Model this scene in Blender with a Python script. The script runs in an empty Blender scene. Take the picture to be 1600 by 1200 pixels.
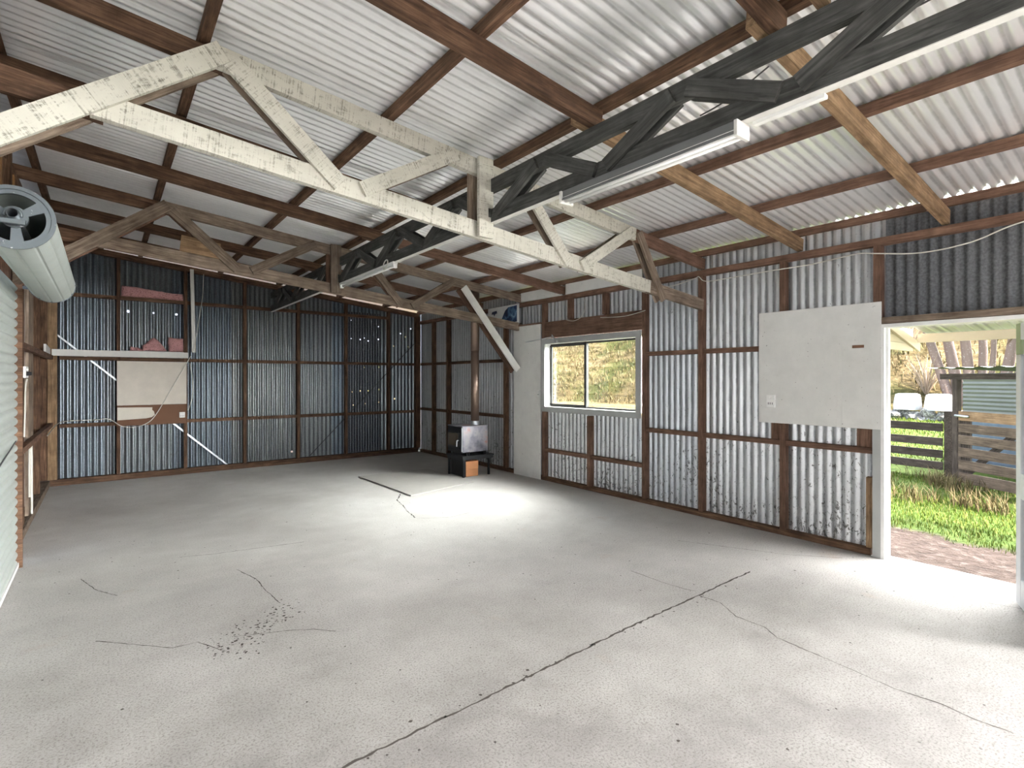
import bpy, bmesh, math, random
from mathutils import Vector, Matrix, noise as mnoise

random.seed(7)
SC = bpy.context.scene
COL = SC.collection
V = Vector

# ------------------------------------------------------------------ camera, sky, sun, exposure
cam_d = bpy.data.cameras.new('camera'); cam = bpy.data.objects.new('camera', cam_d); COL.objects.link(cam)
cam.location = (0, 0, 1.5); cam.rotation_euler = (math.radians(90), 0, math.radians(-37.83))
cam_d.sensor_width = 36; cam_d.lens = 820 / 1600 * 36; cam_d.shift_y = -8 / 1600
cam_d.clip_start = 0.05; cam_d.clip_end = 300
SC.camera = cam
SC.view_settings.view_transform = 'Standard'; SC.view_settings.look = 'None'
SC.view_settings.gamma = 1; SC.view_settings.use_curve_mapping = False
SC.view_settings.exposure = 2.72

world = bpy.data.worlds.new('world'); SC.world = world; world.use_nodes = True
wn = world.node_tree; wn.nodes.clear()
def wnode(t, **k):
    n = wn.nodes.new(t)
    for a, b in k.items(): setattr(n, a, b)
    return n
w_out = wnode('ShaderNodeOutputWorld'); w_bg = wnode('ShaderNodeBackground')
w_tc = wnode('ShaderNodeTexCoord')
w_dot = wnode('ShaderNodeVectorMath', operation='DOT_PRODUCT')
w_dot.inputs[1].default_value = V((0.88, -0.42, 0.24)).normalized()
w_map = wnode('ShaderNodeMapRange', interpolation_type='SMOOTHSTEP')
w_map.inputs['From Min'].default_value = 0.45; w_map.inputs['From Max'].default_value = 1.0
w_map.inputs['To Min'].default_value = 0.0; w_map.inputs['To Max'].default_value = 1.0
w_mix = wnode('ShaderNodeMix', data_type='RGBA')
w_mix.inputs[6].default_value = (0.42, 0.48, 0.58, 1)
w_mix.inputs[7].default_value = (16.5, 16.4, 16.2, 1)
wn.links.new(w_tc.outputs['Generated'], w_dot.inputs[0])
wn.links.new(w_dot.outputs['Value'], w_map.inputs['Value'])
wn.links.new(w_map.outputs[0], w_mix.inputs[0])
wn.links.new(w_mix.outputs[2], w_bg.inputs['Color'])
wn.links.new(w_bg.outputs[0], w_out.inputs[0])
w_bg.inputs['Strength'].default_value = 1.0

sun_d = bpy.data.lights.new('sun', 'SUN'); sun_d.energy = 5.0; sun_d.angle = math.radians(1.2); sun_d.color = (1, 0.93, 0.82)
sun = bpy.data.objects.new('sun', sun_d); COL.objects.link(sun)
sun.rotation_euler = V((0.01, 0.74, -0.70)).to_track_quat('-Z', 'Y').to_euler()   # along the right wall, from behind the camera

# ------------------------------------------------------------------ geometry of the shed
XR, XS = 5.12, 5.205          # stud faces and sheet of the right wall
YB, YS = 9.72, 9.815          # back wall
XL, XLS = -0.62, -0.72        # left wall
YF = -4.0                     # front wall behind the camera
SL = 0.107                    # roof slope, down to the right
def roof_z(x): return 2.90 + SL * (XR - x)
def raft_z(x): return 2.70 + SL * (XR - x)     # underside of the rafters

# ------------------------------------------------------------------ helpers
def tag(o, label, cat, group=None, kind=None):
    o['label'] = label; o['category'] = cat
    if group: o['group'] = group
    if kind: o['kind'] = kind
    return o
def obj(name, me, mat=None, parent=None, loc=(0, 0, 0)):
    o = bpy.data.objects.new(name, me); COL.objects.link(o)
    if mat:
        for m in (mat if isinstance(mat, (list, tuple)) else [mat]): me.materials.append(m)
    o.location = loc
    if parent:
        o.parent = parent; o.matrix_parent_inverse = parent.matrix_basis.inverted()
    return o
def empty(name, loc, label, cat, group=None):
    o = bpy.data.objects.new(name, None); COL.objects.link(o); o.location = loc; o.empty_display_size = 0.1
    o.matrix_basis = Matrix.Translation(V(loc))
    return tag(o, label, cat, group)
def bmobj(name, bm, mat, parent=None, origin=None, smooth=False, bevel=0):
    if bevel:
        bmesh.ops.bevel(bm, geom=bm.edges[:], offset=bevel, segments=1, affect='EDGES')
    bmesh.ops.recalc_face_normals(bm, faces=bm.faces[:])
    if origin is None:
        n = max(1, len(bm.verts)); c = V((0, 0, 0))
        for v in bm.verts: c += v.co
        c /= n
        origin = V((c.x, c.y, min(v.co.z for v in bm.verts)))
    bmesh.ops.translate(bm, verts=bm.verts[:], vec=-V(origin))
    me = bpy.data.meshes.new(name); bm.to_mesh(me); bm.free()
    if smooth:
        for p in me.polygons: p.use_smooth = True
    return obj(name, me, mat, parent, origin)
def add_box(bm, x0, x1, y0, y1, z0, z1):
    vs = [bm.verts.new((x, y, z)) for x in (x0, x1) for y in (y0, y1) for z in (z0, z1)]
    for f in ((0, 1, 3, 2), (4, 6, 7, 5), (0, 4, 5, 1), (2, 3, 7, 6), (0, 2, 6, 4), (1, 5, 7, 3)):
        bm.faces.new([vs[i] for i in f])
    return vs
def box(name, b, mat, parent=None, bevel=0.002):
    bm = bmesh.new(); add_box(bm, *b); return bmobj(name, bm, mat, parent, bevel=bevel)
def beam(name, A, B, w, d, mat, parent=None, up=(0, 0, 1), rough=0.0015, bevel=0.0025):
    """Sawn timber from A to B along local X, w thick, d deep towards 'up'."""
    A = V(A); B = V(B); L = (B - A).length; x = (B - A).normalized()
    z = V(up); z = (z - x * z.dot(x)).normalized(); y = z.cross(x)
    n = max(1, int(L / 0.25)); bm = bmesh.new(); rows = []
    sd = random.uniform(0, 100)
    for i in range(n + 1):
        t = i / n; r = []
        for (sy, sz) in ((-1, -1), (1, -1), (1, 1), (-1, 1)):
            oy = mnoise.noise(V((t * L * 1.5 + sd, sy * 3.1, sz * 1.7))) * rough
            oz = mnoise.noise(V((t * L * 1.5 + sd + 50, sy * 2.1, sz * 4.7))) * rough
            r.append(bm.verts.new((t * L, sy * w / 2 + oy, sz * d / 2 + oz)))
        rows.append(r)
    for a, b in zip(rows, rows[1:]):
        for k in range(4): bm.faces.new((a[k], a[(k + 1) % 4], b[(k + 1) % 4], b[k]))
    bm.faces.new(rows[0][::-1]); bm.faces.new(rows[-1])
    if bevel:
        ed = [e for e in bm.edges if e.calc_face_angle(0) > 0.6]
        bmesh.ops.bevel(bm, geom=ed, offset=bevel, segments=1, affect='EDGES')
    bmesh.ops.recalc_face_normals(bm, faces=bm.faces[:])
    me = bpy.data.meshes.new(name); bm.to_mesh(me); bm.free()
    o = obj(name, me, mat)
    M = Matrix((x, y, z)).transposed().to_4x4(); M.translation = A
    o.matrix_basis = M
    if parent: o.parent = parent; o.matrix_parent_inverse = parent.matrix_basis.inverted()
    return o
def add_tube(bm, pts, r, seg=8, cap=True, r2=None):
    pts = [V(p) for p in pts]; rings = []; n = len(pts)
    t0 = (pts[1] - pts[0]).normalized()
    ref = V((0, 0, 1)) if abs(t0.z) < 0.9 else V((1, 0, 0))
    for i, p in enumerate(pts):
        t = (pts[min(i + 1, n - 1)] - pts[max(i - 1, 0)]).normalized()
        a = (ref - t * ref.dot(t)).normalized(); b = t.cross(a)
        rr = r if r2 is None else r + (r2 - r) * i / (n - 1)
        rings.append([bm.verts.new(p + a * rr * math.cos(2 * math.pi * k / seg) + b * rr * math.sin(2 * math.pi * k / seg)) for k in range(seg)])
        ref = a
    for a, b in zip(rings, rings[1:]):
        for k in range(seg): bm.faces.new((a[k], a[(k + 1) % seg], b[(k + 1) % seg], b[k]))
    if cap: bm.faces.new(rings[0][::-1]); bm.faces.new(rings[-1])
def tube(name, pts, r, mat, parent=None, seg=8, smooth=True, r2=None):
    bm = bmesh.new(); add_tube(bm, pts, r, seg, r2=r2); return bmobj(name, bm, mat, parent, smooth=smooth)
def smooth_path(pts, n=6):
    pts = [V(p) for p in pts]; out = []
    for i in range(len(pts) - 1):
        p0, p1, p2, p3 = pts[max(i - 1, 0)], pts[i], pts[i + 1], pts[min(i + 2, len(pts) - 1)]
        for k in range(n):
            t = k / n
            out.append(0.5 * ((2 * p1) + (p2 - p0) * t + (2 * p0 - 5 * p1 + 4 * p2 - p3) * t * t + (3 * p1 - p0 - 3 * p2 + p3) * t ** 3))
    out.append(pts[-1]); return out

# ------------------------------------------------------------------ materials
class NT:
    def __init__(s, name):
        s.m = bpy.data.materials.new(name); s.m.use_nodes = True; s.t = s.m.node_tree; s.t.nodes.clear()
        s.out = s.n('ShaderNodeOutputMaterial'); s.b = s.n('ShaderNodeBsdfPrincipled'); s.l(s.b.outputs[0], s.out.inputs[0])
        s.tc = s.n('ShaderNodeTexCoord'); s.oi = s.n('ShaderNodeObjectInfo')
    def n(s, t, **k):
        n = s.t.nodes.new(t)
        for a, b in k.items(): setattr(n, a, b)
        return n
    def l(s, a, b): s.t.links.new(a, b)
    def coords(s, scale=(1, 1, 1), rand=True, src='Object'):
        mp = s.n('ShaderNodeMapping'); mp.inputs['Scale'].default_value = scale; s.l(s.tc.outputs[src], mp.inputs[0])
        if rand:
            mu = s.n('ShaderNodeMath', operation='MULTIPLY'); mu.inputs[1].default_value = 37.0; s.l(s.oi.outputs['Random'], mu.inputs[0])
            cb = s.n('ShaderNodeCombineXYZ')
            for i in range(3): s.l(mu.outputs[0], cb.inputs[i])
            s.l(cb.outputs[0], mp.inputs['Location'])
        return mp.outputs[0]
    def noise(s, co, scale=5, detail=4, rough=0.6, dist=0.0):
        n = s.n('ShaderNodeTexNoise'); n.inputs['Scale'].default_value = scale; n.inputs['Detail'].default_value = detail
        n.inputs['Roughness'].default_value = rough; n.inputs['Distortion'].default_value = dist; s.l(co, n.inputs['Vector']); return n.outputs['Fac']
    def ramp(s, f, stops):
        r = s.n('ShaderNodeValToRGB'); e = r.color_ramp.elements
        while len(e) < len(stops): e.new(0.5)
        for k, (p, c) in enumerate(stops):
            e[k].position = p; e[k].color = (c, c, c, 1) if isinstance(c, (int, float)) else (*c, 1)
        s.l(f, r.inputs[0]); return r.outputs[0]
    def mix(s, f, a, b, mode='MIX'):
        m = s.n('ShaderNodeMix', data_type='RGBA', blend_type=mode)
        for i, v in ((0, f), (6, a), (7, b)):
            if hasattr(v, 'links'): s.l(v, m.inputs[i])
            else: m.inputs[i].default_value = v if i == 0 else (*v, 1)
        return m.outputs[2]
    def math(s, op, a, b=None):
        m = s.n('ShaderNodeMath', operation=op)
        for i, v in ((0, a), (1, b)):
            if v is None: continue
            if hasattr(v, 'links'): s.l(v, m.inputs[i])
            else: m.inputs[i].default_value = v
        return m.outputs[0]
    def bump(s, h, strength=0.3, dist=0.01):
        b = s.n('ShaderNodeBump'); b.inputs['Strength'].default_value = strength; b.inputs['Distance'].default_value = dist
        s.l(h, b.inputs['Height']); s.l(b.outputs[0], s.b.inputs['Normal'])
    def set(s, **k):
        for a, v in k.items():
            i = s.b.inputs[a.replace('_', ' ')]
            if hasattr(v, 'links'): s.l(v, i)
            else: i.default_value = (*v, 1) if isinstance(v, tuple) and len(v) == 3 else v
        return s.m

def wood(name, dark, mid, light, saw=0.0, rough=0.85, paint=None, cover=0.5, var=0.35):
    s = NT(name)
    g = s.noise(s.coords((1.2, 18, 18)), 3.0, 6, 0.65, 0.6)
    c = s.ramp(g, [(0.30, dark), (0.52, mid), (0.75, light)])
    f = s.noise(s.coords((3, 3, 3)), 2.0, 3)
    c = s.mix(s.ramp(f, [(0.35, 0.0), (0.7, 0.55)]), c, tuple(v * 0.55 for v in dark))
    rv = s.n('ShaderNodeHueSaturation'); s.l(c, rv.inputs['Color'])
    s.l(s.math('MULTIPLY_ADD', s.oi.outputs['Random'], var), rv.inputs['Value'])
    rv.inputs['Value'].links[0].from_node.inputs[2].default_value = 1 - var / 2
    c = rv.outputs[0]
    if paint:
        p = s.noise(s.coords((4, 9, 9)), 4.0, 8, 0.75, 0.4)
        sawn = s.noise(s.coords((60, 2, 2)), 2.0, 2, 0.5)
        p2 = s.math('ADD', p, s.math('MULTIPLY', s.math('SUBTRACT', sawn, 0.5), saw))
        pc = s.mix(s.noise(s.coords((2, 2, 2)), 3, 4), paint, tuple(v * 0.72 for v in paint))
        c = s.mix(s.ramp(p2, [(cover - 0.10, 0.0), (cover + 0.06, 1.0)]), c, pc)
    h = s.math('ADD', s.math('MULTIPLY', s.noise(s.coords((90, 3, 3)), 2.0, 3), 0.5), g)
    s.bump(h, 0.5, 0.004)
    return s.set(Base_Color=c, Roughness=rough, Specular_IOR_Level=0.2)

M = {}
M['brown'] = wood('brown_timber', (0.045, 0.025, 0.016), (0.135, 0.076, 0.047), (0.27, 0.165, 0.105))
M['brown_r'] = wood('reddish_timber', (0.085, 0.048, 0.033), (0.19, 0.110, 0.076), (0.29, 0.18, 0.125))
M['tan'] = wood('tan_timber', (0.12, 0.075, 0.042), (0.27, 0.175, 0.10), (0.42, 0.29, 0.18))
M['orange'] = wood('orange_timber', (0.22, 0.10, 0.04), (0.42, 0.22, 0.09), (0.56, 0.33, 0.16))
M['grey_wood'] = wood('weathered_timber', (0.10, 0.07, 0.05), (0.24, 0.185, 0.14), (0.37, 0.30, 0.24))
M['cream_wood'] = wood('whitewashed_timber', (0.17, 0.155, 0.125), (0.33, 0.31, 0.26), (0.48, 0.46, 0.39), saw=0.6, paint=(0.62, 0.60, 0.52), cover=0.42)
M['girder'] = wood('faded_painted_timber', (0.035, 0.035, 0.033), (0.085, 0.085, 0.080), (0.15, 0.15, 0.14), var=0.15)
M['dark_fence'] = wood('dark_stained_timber', (0.022, 0.017, 0.014), (0.055, 0.043, 0.036), (0.11, 0.088, 0.072))
M['fence_brown'] = wood('worn_fence_timber', (0.05, 0.035, 0.025), (0.11, 0.082, 0.06), (0.19, 0.145, 0.105))
M['white_wood'] = wood('white_painted_timber', (0.3, 0.26, 0.2), (0.5, 0.46, 0.4), (0.6, 0.56, 0.5), paint=(0.80, 0.79, 0.75), cover=0.30, rough=0.6, var=0.08)

def plain(name, col, rough=0.5, metallic=0.0, spots=0.0, spot_col=(0.2, 0.2, 0.2), bump=0.05, sc=6):
    s = NT(name); f = s.noise(s.coords((1, 1, 1)), sc, 6, 0.65)
    c = s.mix(s.ramp(f, [(0.3, 0.0), (0.7, 1.0)]), tuple(v * 0.88 for v in col), col)
    if spots:
        q = s.noise(s.coords((1, 1, 1)), sc * 7, 3, 0.5)
        c = s.mix(s.ramp(q, [(0.72 - spots, 0.0), (0.76 - spots, 1.0)]), c, spot_col)
    s.bump(f, bump, 0.005)
    return s.set(Base_Color=c, Roughness=rough, Metallic=metallic)
M['board'] = plain('white_board', (0.70, 0.695, 0.67), 0.7, spots=0.015, spot_col=(0.30, 0.29, 0.28))
M['cream_board'] = plain('cream_board', (0.72, 0.66, 0.58), 0.8)
M['paper'] = plain('torn_paper', (0.76, 0.71, 0.62), 0.9)
M['hardboard'] = plain('brown_hardboard', (0.17, 0.082, 0.045), 0.8)
M['frame_grey'] = plain('grey_painted_frame', (0.40, 0.41, 0.40), 0.6)
M['white'] = plain('white_paint', (0.80, 0.80, 0.78), 0.5)
M['plastic'] = plain('white_plastic', (0.82, 0.82, 0.80), 0.35, bump=0.0)
M['black'] = plain('black_metal', (0.018, 0.018, 0.020), 0.45, 0.3)
M['dark'] = plain('dark_metal', (0.05, 0.052, 0.055), 0.5, 0.6)
M['alu'] = plain('aluminium', (0.05, 0.05, 0.048), 0.85, 0.0)
M['steel'] = plain('galvanised_steel', (0.62, 0.65, 0.68), 0.35, 0.9, spots=0.02)
M['roller'] = plain('roller_steel', (0.43, 0.47, 0.445), 0.5, 0.0, spots=0.05, spot_col=(0.45, 0.46, 0.36))
M['roller_in'] = plain('roller_wheel_steel', (0.13, 0.15, 0.16), 0.4, 0.7, spots=0.04, spot_col=(0.4, 0.42, 0.42))
M['cable_w'] = plain('white_cable', (0.66, 0.64, 0.58), 0.5)
M['cable_d'] = plain('dark_cable', (0.05, 0.05, 0.05), 0.5)
M['pink'] = plain('pink_insulation', (0.55, 0.29, 0.285), 1.0, spots=0.16, spot_col=(0.27, 0.13, 0.13), bump=1.0, sc=11)
M['terracotta'] = plain('terracotta_brick', (0.60, 0.27, 0.12), 0.9)
M['flue'] = plain('brown_flue_steel', (0.30, 0.215, 0.17), 0.38, 0.75)
M['slab'] = plain('pale_cement_sheet', (0.44, 0.42, 0.39), 0.9)
M['cream_paint'] = plain('cream_paint', (0.50, 0.43, 0.30), 0.6)
M['stone'] = plain('dark_stone', (0.16, 0.15, 0.145), 0.9, spots=0.2, spot_col=(0.40, 0.39, 0.37), bump=1.0, sc=3)
M['tub'] = plain('white_tub', (0.62, 0.63, 0.65), 0.5)
M['bark'] = plain('pinkish_bark', (0.17, 0.12, 0.10), 0.9, spots=0.1, spot_col=(0.27, 0.235, 0.215), bump=0.6, sc=3)
M['twig'] = plain('pale_twig', (0.22, 0.17, 0.125), 0.9)
M['dull_iron'] = plain('dull_green_iron', (0.16, 0.17, 0.15), 0.6, 0.4)
M['blue_iron'] = plain('blue_grey_iron', (0.12, 0.16, 0.21), 0.6, 0.4)
M['door'] = plain('pale_grey_door_paint', (0.66, 0.69, 0.72), 0.5)
M['algae'] = plain('green_stained_paint', (0.40, 0.48, 0.28), 0.7)

def stove_mat():
    s = NT('heat_stained_steel'); f = s.noise(s.coords((1, 1, 1)), 4, 4)
    c = s.ramp(f, [(0.3, (0.10, 0.10, 0.13)), (0.48, (0.27, 0.26, 0.30)), (0.56, (0.36, 0.34, 0.36)), (0.66, (0.42, 0.20, 0.17))])
    return s.set(Base_Color=c, Roughness=0.45, Metallic=0.5)
M['stove'] = stove_mat()

def glass_mat(name, tint, gl=0.08):
    s = NT(name); s.t.nodes.remove(s.b)
    tr = s.n('ShaderNodeBsdfTransparent'); tr.inputs[0].default_value = (*tint, 1)
    g = s.n('ShaderNodeBsdfGlossy'); g.inputs['Roughness'].default_value = 0.02
    mx = s.n('ShaderNodeMixShader'); mx.inputs[0].default_value = gl
    s.l(tr.outputs[0], mx.inputs[1]); s.l(g.outputs[0], mx.inputs[2]); s.l(mx.outputs[0], s.out.inputs[0]); return s.m
M['glass'] = glass_mat('window_glass', (0.96, 0.98, 0.97))
M['stove_glass'] = plain('sooty_glass', (0.075, 0.058, 0.042), 0.12)

def iron(name, col_a, col_b, metallic, rough, axis, dirt, dirt_low, streak=(14, 14, 1.0), spang=1.0, groove=0.6, stk=0.55):
    """Corrugated iron: sheet-to-sheet tint along 'axis', streaks, speckles of dirt that thicken near the ground."""
    s = NT(name); co = s.coords((1, 1, 1), rand=False)
    sp = s.n('ShaderNodeSeparateXYZ'); s.l(co, sp.inputs[0])
    sheet = s.math('FLOOR', s.math('DIVIDE', sp.outputs[axis], 0.84))
    wnz = s.n('ShaderNodeTexWhiteNoise', noise_dimensions='1D'); s.l(sheet, wnz.inputs['W'])
    c = s.mix(wnz.outputs[0], col_a, col_b)
    st = s.noise(s.coords(streak, rand=False), 1.0, 5, 0.6)
    c = s.mix(s.ramp(st, [(0.32, 0.0), (0.72, stk)]), c, tuple(v * 0.55 for v in col_a))
    # darker tone along the valleys of the corrugations
    gv = s.math('COSINE', s.math('MULTIPLY', sp.outputs[axis], 2 * math.pi / 0.076))
    gv = s.math('ADD', gv, s.math('MULTIPLY', s.math('SUBTRACT', s.noise(co, 9, 4, 0.6), 0.5), 0.9))
    c = s.mix(s.math('MULTIPLY', s.ramp(gv, [(0.55, 0.0), (1.0, 1.0)]), groove), c, (0.045, 0.047, 0.05))
    sg = s.noise(co, 60 * spang, 2, 0.5)
    c = s.mix(s.math('MULTIPLY', s.ramp(sg, [(0.35, 0.0), (0.7, 1.0)]), 0.08), c, (0.85, 0.87, 0.9))
    q = s.noise(s.coords((1, 1, 0.6), rand=False), 34, 5, 0.7, 0.8)
    big = s.noise(co, 2.2, 3)
    low = s.n('ShaderNodeMapRange'); low.inputs['From Min'].default_value = 0.0; low.inputs['From Max'].default_value = 1.3
    low.inputs['To Min'].default_value = dirt_low; low.inputs['To Max'].default_value = 0.0
    s.l(sp.outputs[2], low.inputs['Value'])
    th = s.math('ADD', s.math('ADD', q, low.outputs[0]), s.math('MULTIPLY', s.math('SUBTRACT', big, 0.5), 0.30))
    c = s.mix(s.ramp(th, [(0.70 - dirt, 0.0), (0.75 - dirt, 0.85)]), c, (0.055, 0.05, 0.045))
    s.bump(s.noise(co, 7, 3), 0.12, 0.02)
    return s.set(Base_Color=c, Roughness=rough, Metallic=metallic)
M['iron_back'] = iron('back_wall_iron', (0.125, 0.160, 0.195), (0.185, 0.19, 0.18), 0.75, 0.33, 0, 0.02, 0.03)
M['iron_right'] = iron('right_wall_iron', (0.56, 0.59, 0.63), (0.66, 0.67, 0.68), 0.55, 0.38, 1, 0.05, 0.11)
M['iron_left'] = iron('left_wall_iron', (0.70, 0.71, 0.72), (0.76, 0.77, 0.77), 0.3, 0.5, 1, 0.02, 0.03)  # pale tone chosen so unseen walls bounce light to the right wall
M['iron_patch'] = iron('dark_patch_iron', (0.05, 0.055, 0.07), (0.055, 0.065, 0.08), 0.6, 0.40, 0, 0.03, 0.03)
M['iron_roof'] = iron('roof_iron', (0.86, 0.87, 0.88), (0.92, 0.925, 0.93), 0.50, 0.28, 1, -0.08, 0.0, streak=(1, 14, 14), spang=1.5, groove=0.35, stk=0.15)

def concrete():
    s = NT('worn_concrete'); co = s.coords((1, 1, 1), rand=False)
    a = s.noise(co, 0.55, 5, 0.6, 0.4); b = s.noise(co, 3.0, 6, 0.65); f = s.noise(co, 95, 5, 0.75)
    c = s.ramp(a, [(0.30, (0.45, 0.43, 0.41)), (0.50, (0.60, 0.58, 0.555)), (0.70, (0.69, 0.675, 0.65))])
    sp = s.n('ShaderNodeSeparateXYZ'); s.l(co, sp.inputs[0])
    grime_shade = s.math('ADD', s.math('ADD', s.math('MULTIPLY', sp.outputs[0], 0.17), s.math('MULTIPLY', sp.outputs[1], 0.35)), s.math('MULTIPLY', s.math('SUBTRACT', s.noise(co, 0.9, 6, 0.65), 0.5), 1.3))  # real grime mixed with painted shade on the near floor
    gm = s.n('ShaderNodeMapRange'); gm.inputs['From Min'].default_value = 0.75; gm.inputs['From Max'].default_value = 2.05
    gm.inputs['To Min'].default_value = 0.92; gm.inputs['To Max'].default_value = 0.0; s.l(grime_shade, gm.inputs['Value'])
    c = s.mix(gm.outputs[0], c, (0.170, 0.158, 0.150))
    c = s.mix(s.ramp(b, [(0.35, 0.0), (0.75, 0.4)]), c, (0.44, 0.42, 0.40))
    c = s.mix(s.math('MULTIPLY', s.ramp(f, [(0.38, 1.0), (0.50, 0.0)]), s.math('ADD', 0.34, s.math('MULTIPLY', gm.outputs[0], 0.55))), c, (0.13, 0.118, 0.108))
    pit = s.n('ShaderNodeTexVoronoi'); pit.inputs['Scale'].default_value = 9; s.l(co, pit.inputs['Vector'])
    mask = s.noise(co, 1.3, 2)
    pm = s.math('MULTIPLY', s.ramp(pit.outputs['Distance'], [(0.035, 1.0), (0.07, 0.0)]), s.ramp(mask, [(0.48, 0.0), (0.52, 1.0)]))
    c = s.mix(pm, c, (0.07, 0.06, 0.055))
    rust = s.noise(co, 1.7, 3); c = s.mix(s.math('MULTIPLY', s.ramp(rust, [(0.66, 0.0), (0.8, 1.0)]), 0.35), c, (0.42, 0.28, 0.18))
    h = s.math('SUBTRACT', s.math('ADD', s.math('MULTIPLY', f, 0.7), s.math('MULTIPLY', b, 0.6)), pm)
    s.bump(h, 0.55, 0.006)
    return s.set(Base_Color=c, Roughness=0.82, Specular_IOR_Level=0.3)
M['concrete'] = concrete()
M['crack'] = plain('crack_dirt', (0.055, 0.045, 0.038), 1.0)

def terrain_mat():
    s = NT('yard_and_hillside'); co = s.coords((1, 1, 1), rand=False)
    sp = s.n('ShaderNodeSeparateXYZ'); s.l(co, sp.inputs[0]); x = sp.outputs[0]
    n1 = s.noise(co, 1.2, 5); n2 = s.noise(co, 9, 5, 0.7); n3 = s.noise(s.coords((1, 1, 2.5), rand=False), 0.35, 4)
    wob = s.math('MULTIPLY', s.math('SUBTRACT', n1, 0.5), 1.6)
    dirt = s.ramp(n2, [(0.3, (0.026, 0.018, 0.014)), (0.55, (0.055, 0.038, 0.030)), (0.75, (0.10, 0.085, 0.078))])
    grass = s.ramp(n2, [(0.3, (0.024, 0.045, 0.007)), (0.55, (0.055, 0.085, 0.013)), (0.75, (0.10, 0.105, 0.03))])
    tus = s.noise(s.coords((1, 0.45, 2.2), rand=False), 1.6, 6, 0.72, 0.9)
    gold = s.ramp(tus, [(0.30, (0.02, 0.018, 0.008)), (0.45, (0.075, 0.055, 0.025)), (0.58, (0.135, 0.100, 0.052)), (0.72, (0.18, 0.148, 0.092))])
    grn = s.ramp(tus, [(0.3, (0.018, 0.026, 0.006)), (0.6, (0.06, 0.068, 0.018))])
    hill = s.mix(s.ramp(n3, [(0.42, 0.0), (0.58, 0.8)]), gold, grn)
    m1 = s.ramp(s.math('ADD', s.math('SUBTRACT', x, 6.6), wob), [(0.0, 0.0), (0.25, 1.0)])
    m2 = s.n('ShaderNodeMapRange'); m2.inputs['From Min'].default_value = 18.3; m2.inputs['From Max'].default_value = 19.3
    s.l(s.math('ADD', x, wob), m2.inputs['Value'])
    m3 = s.n('ShaderNodeMapRange'); m3.inputs['From Min'].default_value = 8.0; m3.inputs['From Max'].default_value = 10.0
    s.l(sp.outputs[1], m3.inputs['Value'])
    c = s.mix(m1, dirt, s.mix(m3.outputs[0], grass, gold)); c = s.mix(m2.outputs[0], c, hill)
    s.bump(s.math('ADD', n2, tus), 0.8, 0.08)
    return s.set(Base_Color=c, Roughness=0.95, Specular_IOR_Level=0.1)
M['terrain'] = terrain_mat()
def leaf_mat(name, stops):
    s = NT(name); g = s.n('ShaderNodeNewGeometry')
    c = s.ramp(g.outputs['Random Per Island'], stops); return s.set(Base_Color=c, Roughness=0.8, Specular_IOR_Level=0.15)
M['blades'] = leaf_mat('grass_blades', [(0.0, (0.026, 0.055, 0.003)), (0.6, (0.06, 0.092, 0.006)), (0.85, (0.105, 0.115, 0.015)), (1.0, (0.19, 0.165, 0.075))])
M['dry'] = leaf_mat('dry_blades', [(0.0, (0.04, 0.034, 0.012)), (0.4, (0.105, 0.076, 0.033)), (0.75, (0.165, 0.128, 0.07)), (1.0, (0.055, 0.066, 0.017))])

# ------------------------------------------------------------------ ground outside
def ground_z(x, y):
    t = x - 5.2; z = -0.10
    if t > 4.5:
        k = min(1, (t - 4.5) / 8.7); z += 0.42 * k * k * (3 - 2 * k)
    if t > 13.8:
        d = min(t - 13.8, 26); z += 0.62 * d * min(1, d / 1.5) + 0.5 * mnoise.noise(V((x * 0.22, y * 0.22, 3))) * min(1, d / 3) + 0.14 * mnoise.noise(V((x * 0.9, y * 0.9, 7))) * min(1, d / 2)
    elif t > 0.3:
        z += 0.025 * mnoise.noise(V((x * 1.1, y * 1.1, 1))) * min(1, t)
    return z
bm = bmesh.new(); gx = []
x = -14.0
while x < 46: gx.append(x); x += 1.0 if x < 4 else (0.3 if x < 12 else 0.45)
gy = []; y = -16.0
while y < 60: gy.append(y); y += 0.35 if -3 < y < 12 else 0.6
grid = [[bm.verts.new((a, b, ground_z(a, b))) for b in gy] for a in gx]
for i in range(len(gx) - 1):
    for j in range(len(gy) - 1): bm.faces.new((grid[i][j], grid[i + 1][j], grid[i + 1][j + 1], grid[i][j + 1]))
o = bmobj('ground', bm, M['terrain'], origin=(0, 0, 0), smooth=True); o['kind'] = 'structure'

# ------------------------------------------------------------------ floor slab with its saw joint and cracks
def ribbon(bm, pts, w, z, jag=0.6):
    pts = [V((p[0], p[1], 0)) for p in pts]; fine = []
    for a, b in zip(pts, pts[1:]):
        n = max(2, int((b - a).length / 0.03))
        for i in range(n):
            p = a.lerp(b, i / n); d = (b - a).normalized(); nrm = V((-d.y, d.x, 0))
            fine.append((p + nrm * w * jag * random.uniform(-0.8, 0.8), nrm, w * random.uniform(1 - jag, 1 + jag * 0.6) / 2))
    prev = None
    for p, nrm, h in fine:
        cur = (bm.verts.new((p.x + nrm.x * h, p.y + nrm.y * h, z)), bm.verts.new((p.x - nrm.x * h, p.y - nrm.y * h, z)))
        if prev:
            f = bm.faces.new((prev[0], prev[1], cur[1], cur[0])); f.material_index = 1
        prev = cur
bm = bmesh.new(); add_box(bm, -0.80, 5.262, -4.2, 9.86, -0.25, 0.0)
zc = 0.0008
ribbon(bm, [(-0.6, 1.99), (0.72, 2.0), (1.76, 2.04), (2.52, 2.07), (4.0, 2.09)], 0.013, zc, 0.5)
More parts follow.
